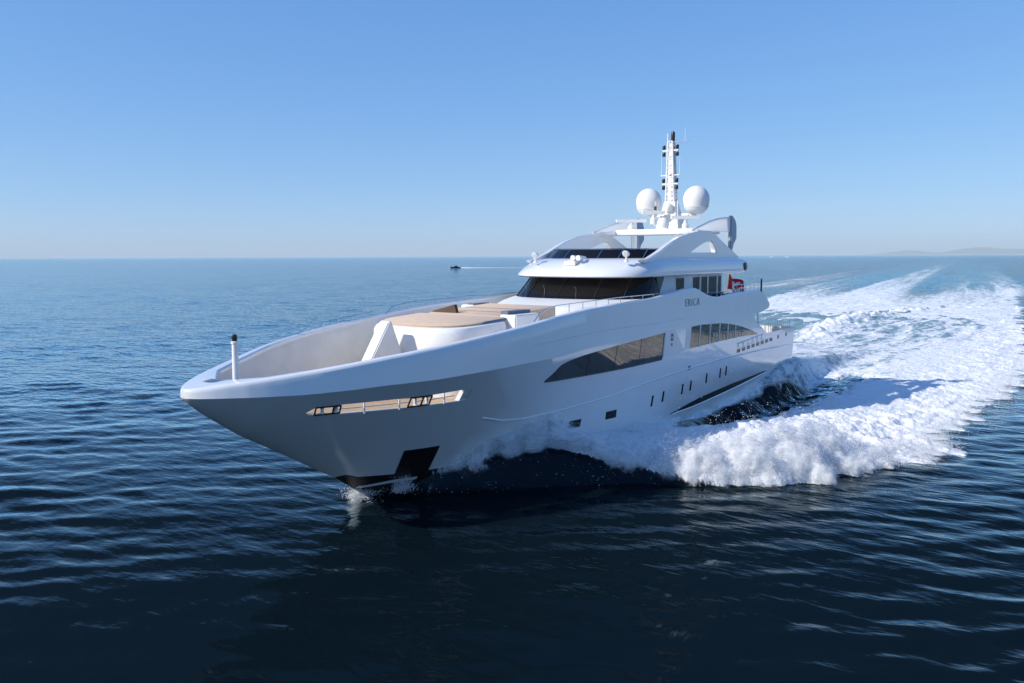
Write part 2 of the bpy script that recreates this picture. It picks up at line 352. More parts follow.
# pillar between the windows carries a small dark emblem
pz0 = 3.99
pil = patch('window_pillar', 20.8, 18.45, lambda x: ip(x, [18.45, 20.8], [4.14, 4.0]), lambda x: ip(x, [18.45, 19.72, 20.8], [4.2, 5.33, 5.3]), .035, MW2, yacht, nx=14, thick=.04)
def mark(name, cx, cz, wx, hz, parent, m, hole=0.0):
    v = []; f = []; P = [(cx + wx / 2, cz + hz / 2), (cx - wx / 2, cz + hz / 2), (cx - wx / 2 - .03, cz - hz / 2), (cx + wx / 2 - .03, cz - hz / 2)]
    for x, z in P: v.append((x, float(hb(x, z)) + .041, z))
    if hole:
        Q = [(cx - .01 + (x - cx) * hole, cz + (z - cz) * hole) for x, z in P]
        for x, z in Q: v.append((x, float(hb(x, z)) + .041, z))
        f = [(i, (i + 1) % 4, 4 + (i + 1) % 4, 4 + i) for i in range(4)]
    else: f = [(0, 1, 2, 3)]
    return mesh(name, v, f, m, parent)
mark('emblem', 20.06, 4.98, .28, .36, pil, MDK, .42); mark('emblem', 20.02, 4.60, .14, .14, pil, MDK)
# portholes, vents
for x, z in ((29.0, 1.78), (27.67, 1.66), (25.05, 1.72)):
    p_ = patch('porthole', x + .42, x - .42, lambda q: z - .19, lambda q: z + .2, .012, MGL, hull, nz=3, both=True, thick=.012)
    for v_ in p_.data.vertices: v_.co.x += (z - v_.co.z) * -.25
for x, z in ((21.31, 1.85), (20.22, 1.93), (18.04, 2.03), (17.05, 2.1), (15.13, 2.28), (13.27, 2.36), (12.42, 2.39)):
    patch('porthole', x + .085, x - .085, lambda q: z - .28, lambda q: z + .28, .012, MGL, hull, nx=2, nz=4, thick=.012)
for i in range(8):
    x = 10.75 - i * .81; z = 3.42 + i * .028
    patch('vent', x + .26, x - .26, lambda q: z - .11, lambda q: z + .11, .01, MDK, hull, nx=2, nz=2, thick=.01)
for x, z in ((3.73, 3.69), (2.17, 3.73), (17.5, 3.12)): patch('vent', x + .13, x - .13, lambda q: z - .11, lambda q: z + .11, .01, MDK, hull, nx=2, nz=2, thick=.01)
line_on_hull('vent_ledge', [(x, ip(x, [5, 11.2], [3.78, 3.6])) for x in np.arange(5, 11.3, .5)], .0, .014, MW, hull)
# stairs rail on the aft quarter
for s_ in (1, -1):
    b_ = MB(); b_.tube([(x, s_ * (float(hb(x, 4)) + .03), ip(x, [6.6, 11], [4.12, 3.86])) for x in np.arange(6.6, 11.2, .5)], .018, 6)
    for x in np.arange(6.9, 11, .8): b_.tube([(x, s_ * (float(hb(x, 4)) + .02), ip(x, [5, 11.2], [3.78, 3.6])), (x, s_ * (float(hb(x, 4)) + .03), ip(x, [6.6, 11], [4.12, 3.86]))], .014, 5)
    b_.build('quarter_rail', MST, yacht)
# the ship's name on the upper bulwark
cu = bpy.data.curves.new('name_lettering', 'FONT'); cu.body = 'ERICA'; cu.size = .56; cu.extrude = .006; cu.space_character = 1.15
to = bpy.data.objects.new('name_tmp', cu); COL.objects.link(to); dg = bpy.context.evaluated_depsgraph_get(); dg.update()
tm = bpy.data.meshes.new_from_object(to.evaluated_get(dg)); bpy.data.objects.remove(to)
W_ = max(v.co.x for v in tm.vertices)
for v in tm.vertices:
    x = 18.62 - v.co.x * 1.82 / W_; z = 6.46 + v.co.y; v.co = (x, float(hb(x, z)) + .012 + v.co.z, z)
tm.materials.append(MNM); tm.name = 'name_lettering'; link(bpy.data.objects.new('name_lettering', tm), hull)

# ------------------------------------------------------------------ decks
def deck(name, xs_, hw, z, th, m):
    b_ = MB(); v = []; f = []
    rings = []
    for x in xs_: h_ = hw(x); zz = z(x); rings.append([(x, h_, zz), (x, -h_, zz), (x, -h_, zz - th), (x, h_, zz - th)])
    return b_.loft(rings).build(name, m, yacht, True, 30)
deck('foredeck', np.arange(31.8, 43.01, .2), lambda x: max(.02, min(bin_(x) * .985, float(hb(x, zd(max(x, 32.7)) - .1)) - .1)), lambda x: float(zd(max(x, 32.7))), .1, MTK)
deck('upper_deck', np.arange(6.4, 32.01, .4), lambda x: float(br(x)) - .22, lambda x: 5.92, .36, MW2)
deck('main_deck', np.arange(.6, 12.1, .5), lambda x: float(br(x)) - .3, lambda x: 3.45, .15, MTK)
prism('deck_step', [(31.85, 5.9), (32.25, 5.9), (32.25, 3.5), (31.85, 3.5)], [], -2.9, 2.9, MW2, yacht)
prism('saloon_bulkhead', [(11.2, 3.5), (11.2, 5.5), (11.0, 5.5), (11.0, 3.5)], [], -4.2, 4.2, MW2, yacht)

# ------------------------------------------------------------------ superstructure
def plan(xf, hw, xa, Ln=3.4, n=2.5, k=28):
    P = [(xa, hw)]; m_ = 10
    for i in range(m_): P.append((xa + (xf - Ln - xa) * (i + 1) / m_, hw))
    for i in range(1, k):
        a = math.pi / 2 - math.pi * i / k; c, s_ = abs(math.cos(a)), abs(math.sin(a))
        P.append((xf - Ln + Ln * c ** (2 / n), math.copysign(hw * s_ ** (2 / n), a)))
    for i in range(m_ + 1): P.append((xf - Ln + (xa - xf + Ln) * i / m_, -hw))
    return P
def ring(z, *a, **k): return [(x, y, z) for x, y in plan(*a, **k)]
# house under the windscreen
MB().loft([ring(5.9, 26.5, 3.35, 12), ring(6.45, 26.4, 3.3, 12), ring(6.72, 26.2, 3.35, 12), ring(6.85, 25.4, 3.6, 12), ring(6.98, 24.1, 3.95, 12)]).build('house_front', MW2, yacht, True, 40)
MB().loft([ring(5.9, 23.3, 3.5, 11.8), ring(6.98, 23.4, 3.62, 11.8), ring(8.04, 22.5, 3.6, 11.8)]).build('bridge_house', MW2, yacht)
def band(name, za, ra, zb, rb, off, xcut, m, parent):
    A = plan(*ra); B = plan(*rb); v = []; f = []; idx = [i for i in range(len(A)) if A[i][0] >= xcut - 1e-6]
    A = [A[i] for i in idx]; B = [B[i] for i in idx]; n = len(A)
    for t in (0, .5, 1):
        for p, q in zip(A, B): v.append((p[0] + (q[0] - p[0]) * t, p[1] + (q[1] - p[1]) * t, za + (zb - za) * t))
    for j in (0, 1):
        for i in range(n - 1): f.append((j * n + i, j * n + i + 1, (j + 1) * n + i + 1, (j + 1) * n + i))
    return mesh(name, v, f, m, parent)
ws = band('bridge_windscreen', 6.99, (23.9, 3.92, 20.3), 8.02, (22.8, 3.70, 20.3), 0, 20.3, MGL, yacht)
A = plan(23.92, 3.93, 20.3); B = plan(22.82, 3.71, 20.3)
for i in (12, 16, 20, 24, 28, 32, 36): MB().tube([(A[i][0], A[i][1], 6.99), (B[i][0], B[i][1], 8.02)], .025, 6).build('mullion', MDK, ws)
for i in (22, 25, 28):
    p, q = A[i], B[i]; MB().tube([(p[0] + .06, p[1], 7.0), (p[0] * .6 + q[0] * .4 + .06, p[1] - .25, 7.42), (p[0] * .35 + q[0] * .65 + .05, p[1] - .55, 7.6)], .016, 5).build('wiper', MST, ws)
def wallwin(name, x0, x1, z0, z1, y, m): 
    for s_ in (1, -1): MB().box((x0, s_ * y - .012, z0), (x1, s_ * y + .012, z1)).build(name, m, yacht)
wallwin('house_window', 16.95, 17.85, 6.9, 7.9, 3.63, MGL)
wallwin('house_window', 15.05, 15.75, 6.7, 7.9, 3.63, MGL); wallwin('house_window', 14.0, 14.85, 6.5, 7.9, 3.63, MGL)
wallwin('house_window', 12.7, 13.85, 6.2, 7.9, 3.63, MGL); wallwin('house_window', 12.0, 12.5, 6.2, 7.9, 3.63, MGL)
for x in (14.92, 13.92, 12.6): wallwin('house_pillar', x - .07, x + .07, 6.1, 7.95, 3.66, MW2)
# brow over the bridge and the sun-deck bulwark above it
brow = MB().loft([ring(8.03, 22.4, 3.4, 9.8), ring(8.03, 23.7, 3.86, 9.6), ring(8.09, 23.78, 3.94, 9.3), ring(8.22, 23.68, 3.96, 8.9), ring(8.5, 23.2, 3.94, 8.6), ring(8.75, 22.65, 3.86, 8.8), ring(8.9, 22.2, 3.74, 9.3), ring(8.97, 21.85, 3.56, 9.5), ring(8.99, 21.6, 3.3, 9.6)]).build('brow', MW, yacht, True, 50)
fs_ = band('sun_deck_windscreen', 8.95, (21.75, 3.36, 18.5), 9.44, (21.05, 3.28, 18.5), 0, 18.6, MGL, yacht)
A = plan(21.77, 3.38, 18.5); B = plan(21.07, 3.30, 18.5)
MB().tube([(p[0], p[1], 9.47) for p in B if p[0] > 18.6], .022, 6).build('windscreen_rail', MST, fs_)
for i in (15, 19, 22, 26, 29, 33): MB().tube([(A[i][0], A[i][1], 8.95), (B[i][0], B[i][1], 9.46)], .018, 6).build('mullion', MST, fs_)
for s_ in (1, -1):
    b_ = MB(); b_.lathe((9.1, 0, 0), [(.001, 0), (.24, 0), (.26, .05), (.2, .08), (.001, .08)], 20)
    b_.v = [(x, s_ * (3.93 + z), 8.42 + y) for x, y, z in b_.v]; b_.build('speaker_grille', MDK, yacht)
# arches of the radar mast
OUT = [(21.6, 8.86), (20.8, 8.98), (19.75, 9.3), (18.9, 9.62), (18.05, 9.91), (17.2, 10.12), (16.24, 10.29), (14.96, 10.44), (13.9, 10.49), (13.34, 10.48), (12.6, 10.27), (11.89, 9.99), (10.9, 9.62), (9.89, 9.28), (9.2, 9.02), (9.3, 8.8), (21.4, 8.75)]
HOLE = [(16.0, 9.27), (15.4, 9.47), (14.92, 9.62), (14.3, 9.79), (13.86, 9.88), (13.35, 9.89), (13.05, 9.75), (12.75, 9.5), (12.62, 9.27)]
for s_ in (1, -1):
    prism('radar_arch', OUT, [HOLE], s_ * 3.42 - .17, s_ * 3.42 + .17, MW, yacht, .05)
    fin = prism('arch_fin', [(15.2, 10.44), (14.4, 10.66), (13.64, 10.83), (12.7, 11.04), (11.83, 11.18), (10.8, 11.29), (9.75, 11.36), (9.75, 10.5), (11.2, 10.5), (13.3, 10.46)], [], s_ * 3.18 - .04, s_ * 3.18 + .04, MFN, yacht, .012)
    MB().tube([(15.2, s_ * 3.18, 10.47), (14.4, s_ * 3.18, 10.68), (13.64, s_ * 3.18, 10.85), (12.7, s_ * 3.18, 11.06), (11.83, s_ * 3.18, 11.2), (10.8, s_ * 3.18, 11.31), (9.75, s_ * 3.18, 11.38)], .05, 6).build('fin_rim', MW, fin)
    prism('fin_blade', [(9.78, 11.5), (9.5, 11.5), (9.1, 11.25), (8.9, 10.9), (8.88, 10.1), (9.3, 9.75), (9.62, 9.1), (9.78, 9.1)], [], s_ * 3.18 - .1, s_ * 3.18 + .1, MBD, yacht, .05)
ht = MB(); H = plan(13.9, 2.9, 10.6, 1.2, 3.0)
ht.loft([[(x, y * .97, 10.36) for x, y in H], [(x, y, 10.40) for x, y in H], [(x, y, 10.60) for x, y in H], [(x, y * .97, 10.66) for x, y in H]]).build('hardtop', MW2, yacht, True, 40)
for s_ in (1, -1): MB().loft([[(14.6, s_ * 3.3, 10.30), (13.0, s_ * 3.3, 10.30), (13.0, s_ * 3.3, 10.5), (14.6, s_ * 3.3, 10.5)], [(13.8, s_ * 2.6, 10.38), (11.6, s_ * 2.6, 10.38), (11.6, s_ * 2.6, 10.6), (13.8, s_ * 2.6, 10.6)]]).build('hardtop_arm', MW2, yacht)
for y in (1.1, -1.9):
    MB().tube([(12.6, y, 8.95), (12.6, y, 10.4)], .11, 10).build('hardtop_post', MW2, yacht)
MB().box((12.0, -1.0, 8.95), (12.5, .4, 9.45)).build('sun_deck_bar', MW2, yacht)
# searchlights and horns on the brow
def searchlight(x, y, z):
    b_ = MB(); b_.lathe((x, y, z), [(.12, 0), (.09, .08), (.05, .1), (.05, .3)], 12)
    o = b_.build('searchlight', MW2, yacht); c = MB(); c.lathe((0, 0, 0), [(.08, -.13), (.14, -.1), (.16, 0), (.17, .11), (.15, .12)], 16)
    c.v = [(x + z_ * .94 + x_ * .34, y + y_, z + .40 + x_ * .94 - z_ * .34 * .2) for x_, y_, z_ in c.v]; c.build('lamp_housing', MDM, o)
    l_ = MB(); l_.lathe((0, 0, 0), [(.001, .122), (.14, .122), (.14, .128), (.001, .128)], 16)
    l_.v = [(x + z_ * .94 + x_ * .34, y + y_, z + .40 + x_ * .94 - z_ * .34 * .2) for x_, y_, z_ in l_.v]; l_.build('lens', MFN, o)
searchlight(22.15, 3.0, 8.8); searchlight(22.7, -2.1, 8.74)
b_ = MB()
for dy in (-.16, .16):
    b_.tube([(22.2, .5 + dy, 9.02), (22.9, .5 + dy, 9.0)], [.06, .14], 10); b_.tube([(22.5, .5 + dy, 8.75), (22.5, .5 + dy, 9.0)], .04, 6)
b_.build('horn', MDM, yacht)
MB().loft([[(23.0, -.1, 8.62), (23.0, .55, 8.62), (22.5, .55, 8.78), (22.5, -.1, 8.78)], [(23.05, -.1, 8.82), (23.05, .55, 8.82), (22.5, .55, 8.92), (22.5, -.1, 8.92)]]).build('brow_hatch', MW2, yacht)

# mast, radars, radomes, domes
mast = MB().loft([[(x, y, z) for x, y in ((mx - a, -b2), (mx + a, -b2), (mx + a, b2), (mx - a, b2))] for mx, a, b2, z in ((11.2, .75, .8, 10.6), (11.25, .42, .5, 11.6), (11.25, .27, .33, 12.4))]).build('mast', MW2, yacht)
b_ = MB(); z0, z1 = 12.3, 16.0
def leg(sx, sy, t): return (11.25 + sx * (.22 - .10 * t) + .15 * t, sy * (.27 - .12 * t), z0 + (z1 - z0) * t)
for sx in (1, -1):
    for sy in (1, -1): b_.tube([leg(sx, sy, 0), leg(sx, sy, 1)], .06, 8)
for i in range(15):
    t = i / 14
    for p, q in (((1, 1), (1, -1)), ((1, 1), (-1, 1)), ((-1, -1), (1, -1)), ((-1, -1), (-1, 1))): b_.tube([leg(*p, t), leg(*q, t)], .03, 6)
    if i < 14:
        s_ = 1 if i % 2 else -1; b_.tube([leg(1, s_, t), leg(1, -s_, t + 1 / 14)], .035, 6); b_.tube([leg(s_, 1, t), leg(-s_, 1, t + 1 / 14)], .035, 6)
b_.box((11.2, -.12, 12.3), (11.5, .12, 15.8))
b_.build('lattice', MW2, mast)
def lr(px, z, x=11.4):  # sideways offset along the camera-independent athwart line
    return (x, px, z)
for z, hw in ((15.45, .52), (13.45, .52)):
    MB().box((11.38, -hw, z - .04), (11.52, hw, z + .04)).build('spreader', MW2, mast)
    for s_ in (1, -1):
        for dz in (.2, -.22): MB().lathe((11.45, s_ * (hw - .08), z + dz - .12), [(.085, 0), (.1, .05), (.1, .2), (.08, .25)], 10).build('navigation_light', MDK, mast)
MB().box((11.4, -.62, 13.94), (11.5, .62, 14.0)).build('spreader', MW2, mast)
for y, z_a, z_b in ((-.6, 13.95, 15.4), (.62, 13.95, 15.1), (.95, 15.95, 16.75)): MB().tube([(11.45, y, z_a), (11.45, y, z_b)], [.022, .012], 6).build('whip_antenna', MDM, mast)
MB().box((11.4, .2, 15.9), (11.48, 1.25, 15.96)).build('spreader', MBD, mast)
MB().lathe((11.4, .12, 16.0), [(.1, 0), (.12, .08), (.12, .5), (.08, .58)], 10).build('masthead_light', MDK, mast)
MB().tube([(11.4, -.2, 16.0), (11.4, -.2, 16.5)], .05, 6).build('wind_sensor', MDM, mast)
b_ = MB(); b_.tube([(11.2, -1.6, 11.55), (11.2, 1.6, 11.55)], .1, 8); b_.box((10.6, -.6, 11.5), (11.9, .6, 11.6)); b_.build('dome_arm', MW2, mast)
for s_ in (1, -1):
    rd = MB().lathe((11.15, s_ * 1.6, 11.6), [(.36, 0), (.5, .1), (.63, .22), (.70, .34), (.705, .36), (.715, .4), (.76, .62), (.79, .85)] + [(.79 * math.cos(a), .85 + .83 * math.sin(a)) for a in [R(d) for d in range(10, 90, 10)]] + [(.02, 1.68)], 36).build('radome', MDM, yacht)
    MB().lathe((11.15, s_ * 1.6, 11.6), [(.722, .385), (.74, .39), (.745, .42), (.73, .43)], 36).build('radome_seam', MFN, rd)
def radar(x, y, z, L, zb):
    o = MB().lathe((x, y, zb), [(.2, 0), (.2, (z - zb) * .5), (.13, (z - zb) * .6), (.12, z - zb)], 14).build('radar_scanner', MDM, yacht)
    d = Vector((rt.x, rt.y, 0)); p = Vector((x, y, z)); b2 = MB(); n_ = Vector((-d.y, d.x, 0))
    rings = []
    for t in (-1, -.97, .97, 1):
        e = 1 if abs(t) < .99 else .6
        rings.append([tuple(p + d * (t * L / 2) + n_ * a * .13 * e + Vector((0, 0, c * .09 * e + .09))) for a, c in ((1, 1), (-1, 1), (-1, -1), (1, -1))])
    b2.loft(rings).build('antenna_bar', MDM, o)
radar(13.1, -1.75, 11.12, 1.85, 10.62); radar(12.4, 1.5, 11.25, 1.75, 10.62); radar(12.5, -.55, 11.62, 1.4, 11.0)
for x, y, z, r_ in ((13.2, .45, 10.95, .36), (11.75, .05, 12.0, .28)):
    MB().lathe((x, y, z - r_ * .8), [(r_ * .75, 0), (r_, r_ * .6)] + [(r_ * math.cos(R(d)), r_ * .8 + r_ * 1.1 * math.sin(R(d))) for d in range(10, 91, 16)], 18).build('satellite_dome', MDM, yacht)
MB().box((12.9, .1, 10.6), (13.5, .8, 10.72)).build('dome_base', MW2, yacht)
for y in (-.75, .75): MB().tube([(11.9, y, 10.6), (11.9, y, 12.4)], .035, 6).build('whip_antenna', MW2, yacht)
b_ = MB(); b_.box((12.0, -.72, 11.85), (12.12, -.6, 12.1)); b_.build('deck_camera', MDK, yacht)

# foredeck furniture fixed to the deck
js = MB().lathe((42.52, .15, 4.05), [(.115, 0), (.11, 1.2), (.095, 2.28), (.12, 2.3), (.12, 2.36), (.07, 2.38)], 14).build('jack_staff', MW2, yacht)
MB().lathe((42.52, .15, 6.43), [(.075, 0), (.09, .05), (.09, .17), (.05, .22)], 12).build('bow_light', MDK, js)
MB().lathe((42.52, .15, 4.0), [(.3, 0), (.28, .3), (.14, .9)], 14).build('staff_base', MW2, js)
prism('breakwater', [(36.85, 4.8), (35.6, 6.6), (35.45, 6.62), (34.6, 4.6), (34.6, 3.7), (36.85, 3.7)], [], -.42, .12, MW2, yacht, .04)
zp = lambda x: 6.32 + (35.2 - x) * .05
def pad(xf, hw, xa, Ln, n): return plan(xf, hw, xa, Ln, n)
co = MB().loft([[(x, y, zz if zz < 6 else zp(x) + zz - 6.36) for x, y in pad(xf, hw, 31.45, 2.3, 3.0)] for zz, xf, hw in ((3.6, 34.75, 2.6), (5.7, 34.8, 2.64), (6.12, 34.78, 2.64), (6.28, 34.68, 2.58), (6.32, 34.55, 2.48))]).build('sunpad_coaming', MW2, yacht, True, 40)
MB().loft([[(x, y, zp(x) + dz) for x, y in pad(xf, hw, 31.2, 2.1, 3.0)] for dz, xf, hw in ((-.04, 34.4, 2.40), (.04, 34.45, 2.44), (.08, 34.36, 2.38))]).build('sunpad', MCU, yacht, True, 50)
b_ = MB().loft([[(x, y, zp(x) + dz) for x, y in ((31.1, hw), (31.1, -hw), (26.9, -hw), (26.9, hw))] for dz, hw in ((-.5, 2.0), (.06, 2.0), (.1, 1.94))]).build('lounge_seat', MCU, yacht)
for x in (28.7, 29.9): MB().tube([(x, -1.9, zp(x) + .103), (x, 1.9, zp(x) + .103)], .012, 5).build('cushion_seam', MBR, b_)
MB().loft([[(30.9, -1.85, 6.50), (30.9, -.45, 6.50), (30.75, -.45, 6.50), (30.75, -1.85, 6.50)], [(30.8, -2.02, 6.68), (30.8, -.72, 7.0), (30.62, -.72, 7.0), (30.62, -2.02, 6.68)]]).build('lounge_backrest', MBR, yacht)
o = MB().box((29.5, 2.1, 5.9), (31.2, 2.95, 6.70)).build('bench', MW2, yacht); bevel(o, .05)
MB().box((29.55, 2.14, 6.705), (31.15, 2.5, 6.84)).build('bench_back_cushion', MBL, o)
o = MB().box((26.4, -3.0, 5.9), (27.7, -2.2, 6.78)).build('bench', MW2, yacht); bevel(o, .05)
MB().box((26.45, -2.6, 6.785), (27.65, -2.24, 6.84)).build('bench_back_cushion', MBL, o)
MB().tube([(31.2, 2.45, 6.53), (32.6, 2.4, 6.46), (33.4, 2.2, 6.43)], .05, 6).build('coaming_trim', MBL, co)
MB().tube([(x, 2.58, zp(31.6) - .6 + (31.6 - x) * .5) for x in (32.6, 32.2, 31.8, 31.5)], .03, 6).build('grab_rail', MST, co)
# handrails along the raised bulwark
def rail(name, pts, base, r, npost):
    b_ = MB(); b_.tube(pts, r, 6); P = [Vector(p) for p in pts]
    for i in range(npost):
        t = (i + .5) / npost * (len(P) - 1); k = int(t); p = P[k].lerp(P[min(k + 1, len(P) - 1)], t - k); b_.tube([p, (p.x, p.y, base(p.x))], r * .8, 5)
    return b_.build(name, MST, yacht)
for s_ in (1, -1):
    k_ = 0 if s_ > 0 else -.1
    rail('handrail', [(31.6, s_ * 4.15, 6.5), (31.2, s_ * 4.15, 6.82), (30.5, s_ * 4.15, 7.02 + k_)] + [(x, s_ * 4.18, ip(x, [21, 25, 30], [7.22, 7.2, 7.08]) + k_) for x in np.arange(30, 20.9, -.6)], lambda x: float(zr(x)) + .1, .02, 10)
    rail('handrail', [(x, s_ * float(br(x) - .22), float(zr(x)) + .32) for x in np.arange(32.2, 36.6, .5)] + [(36.9, s_ * float(br(36.9) - .22), float(zr(36.9)) + .1)], lambda x: float(zr(x)) + .1, .014, 5) if s_ < 0 else None
# aft rails
for s_ in (1, -1):
    b_ = MB(); b_.tube([(x, s_ * 4.1, 7.35) for x in np.arange(7.2, 12.1, .7)], .022, 6)
    b_.tube([(x, s_ * 4.1, 7.1) for x in np.arange(7.2, 12.1, .7)], .014, 6)
    for x in np.arange(7.2, 12.1, .7): b_.tube([(x, s_ * 4.1, 6.8), (x, s_ * 4.1, 7.35)], .016, 5)
    b_.build('deck_rail', MST, yacht)
    MB().tube([(6.7, s_ * 4.1, 6.4), (6.7, s_ * 4.1, 7.62)], .06, 8).build('light_post', MDK, yacht)
    for x in (7.0, 7.75): MB().tube([(x, s_ * 4.05, 4.1 + (x - 5.9) * .3), (x, s_ * 4.05, 5.6)], .045, 8).build('deck_post', MST, yacht)
    b_ = MB(); b_.tube([(x, s_ * 4.1, 4.72) for x in np.arange(1.2, 5.4, .4)], .02, 6); b_.tube([(x, s_ * 4.1, 4.45) for x in np.arange(1.2, 5.4, .4)], .012, 6)
    for x in np.arange(1.2, 5.4, .4): b_.tube([(x, s_ * 4.1, 4.1), (x, s_ * 4.1, 4.72)], .016, 5)
    b_.build('stern_rail', MST, yacht)
b_ = MB(); b_.tube([(1.2, y, 4.72) for y in np.arange(-4.1, 4.11, .41)], .02, 6)
for y in np.arange(-4.1, 4.11, .82): b_.tube([(1.2, y, 3.45), (1.2, y, 4.72)], .016, 5)
b_.build('stern_rail', MST, yacht)

# loose things on the aft upper deck
tb = empty('dining_table', (9.6, 1.6, 5.93)); tag(tb, 'timber dining table on the aft upper deck of the yacht', 'table')
MB().box((8.4, .9, 6.68), (10.8, 2.3, 6.75)).build('tabletop', MTI, tb); 
for x in (8.9, 10.3): MB().lathe((x, 1.6, 5.93), [(.3, 0), (.28, .05), (.06, .1), (.06, .75)], 12).build('leg', MST, tb)
sf = empty('sofa', (10.2, 3.0, 5.93)); tag(sf, 'low dark sofa behind the aft rail beside the timber table', 'sofa')
MB().box((8.6, 2.7, 5.95), (11.6, 3.6, 6.4)).build('seat', MDK, sf); MB().box((8.6, 3.45, 6.4), (11.6, 3.75, 6.82)).build('backrest', MBR, sf)
fl = empty('ensign_flag', (5.75, 1.3, 6.3)); tag(fl, 'red ensign with white cross flying at the stern of the yacht', 'flag')
MB().tube([(5.75, 1.3, 5.93), (5.15, 1.3, 7.95)], .035, 8).build('flagstaff', MTI, fl)
def flag():
    nx, nz = 36, 22; v = []; f = []; mi = []
    for i in range(nx + 1):
        for j in range(nz + 1):
            u, t = i / nx, j / nz
            x = 5.35 - u * 2.7 - .12 * t; z = 6.86 + .95 * t - .62 * u - .25 * u * u * (1 - t) + .05 * math.sin(u * 9 + t * 2)
            v.append((x, 1.3 + .22 * math.sin(u * 8.5 + t * 1.6) * (.25 + u), z))
    for i in range(nx):
        for j in range(nz):
            a = i * (nz + 1) + j; f.append((a, a + nz + 1, a + nz + 2, a + 1)); u, t = (i + .5) / nx, (j + .5) / nz
            cu_, ct = (u - .45) / .26, (t - .5) / .42
            m_ = 0
            if abs(cu_) < .8 and abs(ct) < .8 and (abs(abs(cu_) - abs(ct)) < .22 or abs(cu_) < .14): m_ = 1
            if ((u - .78) / .13) ** 2 + ((t - .38) / .22) ** 2 < 1 and ((u - .78) / .07) ** 2 + ((t - .38) / .11) ** 2 > 1: m_ = 1
            mi.append(m_)
    o = mesh('flag_cloth', v, f, [MRD, MFW], fl)
    for p, m_ in zip(o.data.polygons, mi): p.material_index = m_
flag()

# ------------------------------------------------------------------ the sea
WSLOPE = .145
yo_t = tab([(-8000, -1130), (-1200, -140), (-670, -63), (-346, -20), (-250, -5.5), (-134, 5), (-98, 9.4), (-72, 11.9), (-54, 14.2), (-41, 15.2), (-22, 17.4), (0, 17.3), (10, 17.2), (17, 16.5), (21, 15.2), (24, 14.0), (26, 12.8), (27.2, 11.3), (28.2, 9.9), (29.2, 8.0), (30, 6.6), (31, 5.5), (32.5, 4.3), (34, 3.0), (35.5, 1.6), (36.6, .5), (37.2, -.2)])
H_t = tab([(-400, .1), (-100, .25), (-50, .3), (-20, .35), (-4, .35), (8, .5), (13, .75), (18, 1.1), (22, 1.35), (24.5, 1.4), (26.5, 1.05), (28.5, .85), (31, 1.4), (33, 1.3), (35, .8), (36.6, .25), (37.5, 0)])
zc_t = tab([(37.3, .05), (-25, .3), (-8, 1.2), (0, 1.9), (2.5, 1.8), (5, 1.3), (8, .7), (12, .45), (16, .4), (20, .55), (23, .85), (25, 1.0), (28.3, 1.2), (29.3, 2.0), (31, 2.35), (34, 1.75), (35.5, 1.0), (36.6, .3), (37.5, 0)])
def wake_axis(x): return np.minimum(x, 0) * WSLOPE
def hull_y(x): return np.where(x > 36.4, 0.0, np.where(x < .4, 3.0, hb(np.clip(x, .4, 44), .6)))
def wake_port(x, y):
    """surface height and foam amount on the port side of the wake axis (mirrored for starboard)"""
    n1 = fbm(x / 2.6 + y / 9, y / 4.5, 4); n2 = fbm(x / .9 + 40, y / .8, 3)
    nf_ = fbm((x - .45 * y) / 1.5, y / 7 + 3, 3); yo = yo_t(x) - .5 * sst(26, 18, x) + (n1 * 1.2 + n2 * .35) * ip(x, [15, 27, 32], [1.0, .7, .15]) + 2.6 * nf_ * ip(x, [16, 25, 29], [1, .45, 0])
    yh = hull_y(x); e = yo - y; wd = np.maximum(yo_t(x) - yh, .3)
    ec = np.minimum(ip(x, [-60, 0, 8, 14, 19, 23, 27, 30, 36], [8, 7.5, 7, 6.2, 5.2, 4.4, 3.6, 2.2, .8]), wd * .75)
    H = H_t(x); zc = zc_t(x)
    p_ = np.clip(e / ec, 0, 1); k_ = sst(17, 26, x); outer = H * (k_ * np.sqrt(np.clip(1 - (1 - p_) ** 2, 0, 1)) + (1 - k_) * p_ * p_ * (3 - 2 * p_))
    t = np.clip((e - ec) / np.maximum(wd - ec, .2), 0, 1)
    trough = ip(x, [-30, -6, 2, 8, 16, 20, 24], [.2, .0, -.25, -.3, -.2, .2, 1.0]); dip = sst(26, 19, x) * sst(-28, -8, x)
    kk = sst(1.5, 0, y - yh - .25)                                   # wash climbing the hull side
    inner = (H + (trough - H) * sst(0, .75, t)) * (1 - kk) + np.maximum(zc, trough) * kk
    inner = inner * dip + (H + (zc - H) * t) * (1 - dip)
    h = np.where(e < ec, outer, inner)
    e0 = ip(x, [27.8, 29, 30.5, 33, 35, 36.4], [0, .5, 1.25, .95, .45, .15]) * (1 + .5 * n1) ; ef = e - e0
    foam = sst(-.15, .5, ef)
    return h, foam, ef, t, e
def near_wake(x, y):
    yc = wake_axis(x); yp = np.where(y >= yc, y, 2 * yc - y)
    h, fo, e, t, er = wake_port(x, yp)
    return h, fo, e, t, yp, er
def trough_mask(x, y):
    q = fbm(x / 3, y / 1.3, 4); yi = ip(x, [-9, -4, 2, 6, 9, 18], [6.2, 5.6, 5.0, 4.6, 4.2, 4.0]); yq = ip(x, [-10, -6, 0, 6, 12, 17, 20], [6.4, 7.4, 8.3, 8.3, 7.6, 6.2, 4.6])
    return sst(20.5, 18, x) * sst(-9.5, -5, x) * sst(yi - .2, yi + .5, y + q * .6) * sst(yq + .5, yq - .8, y + q * 1.8)
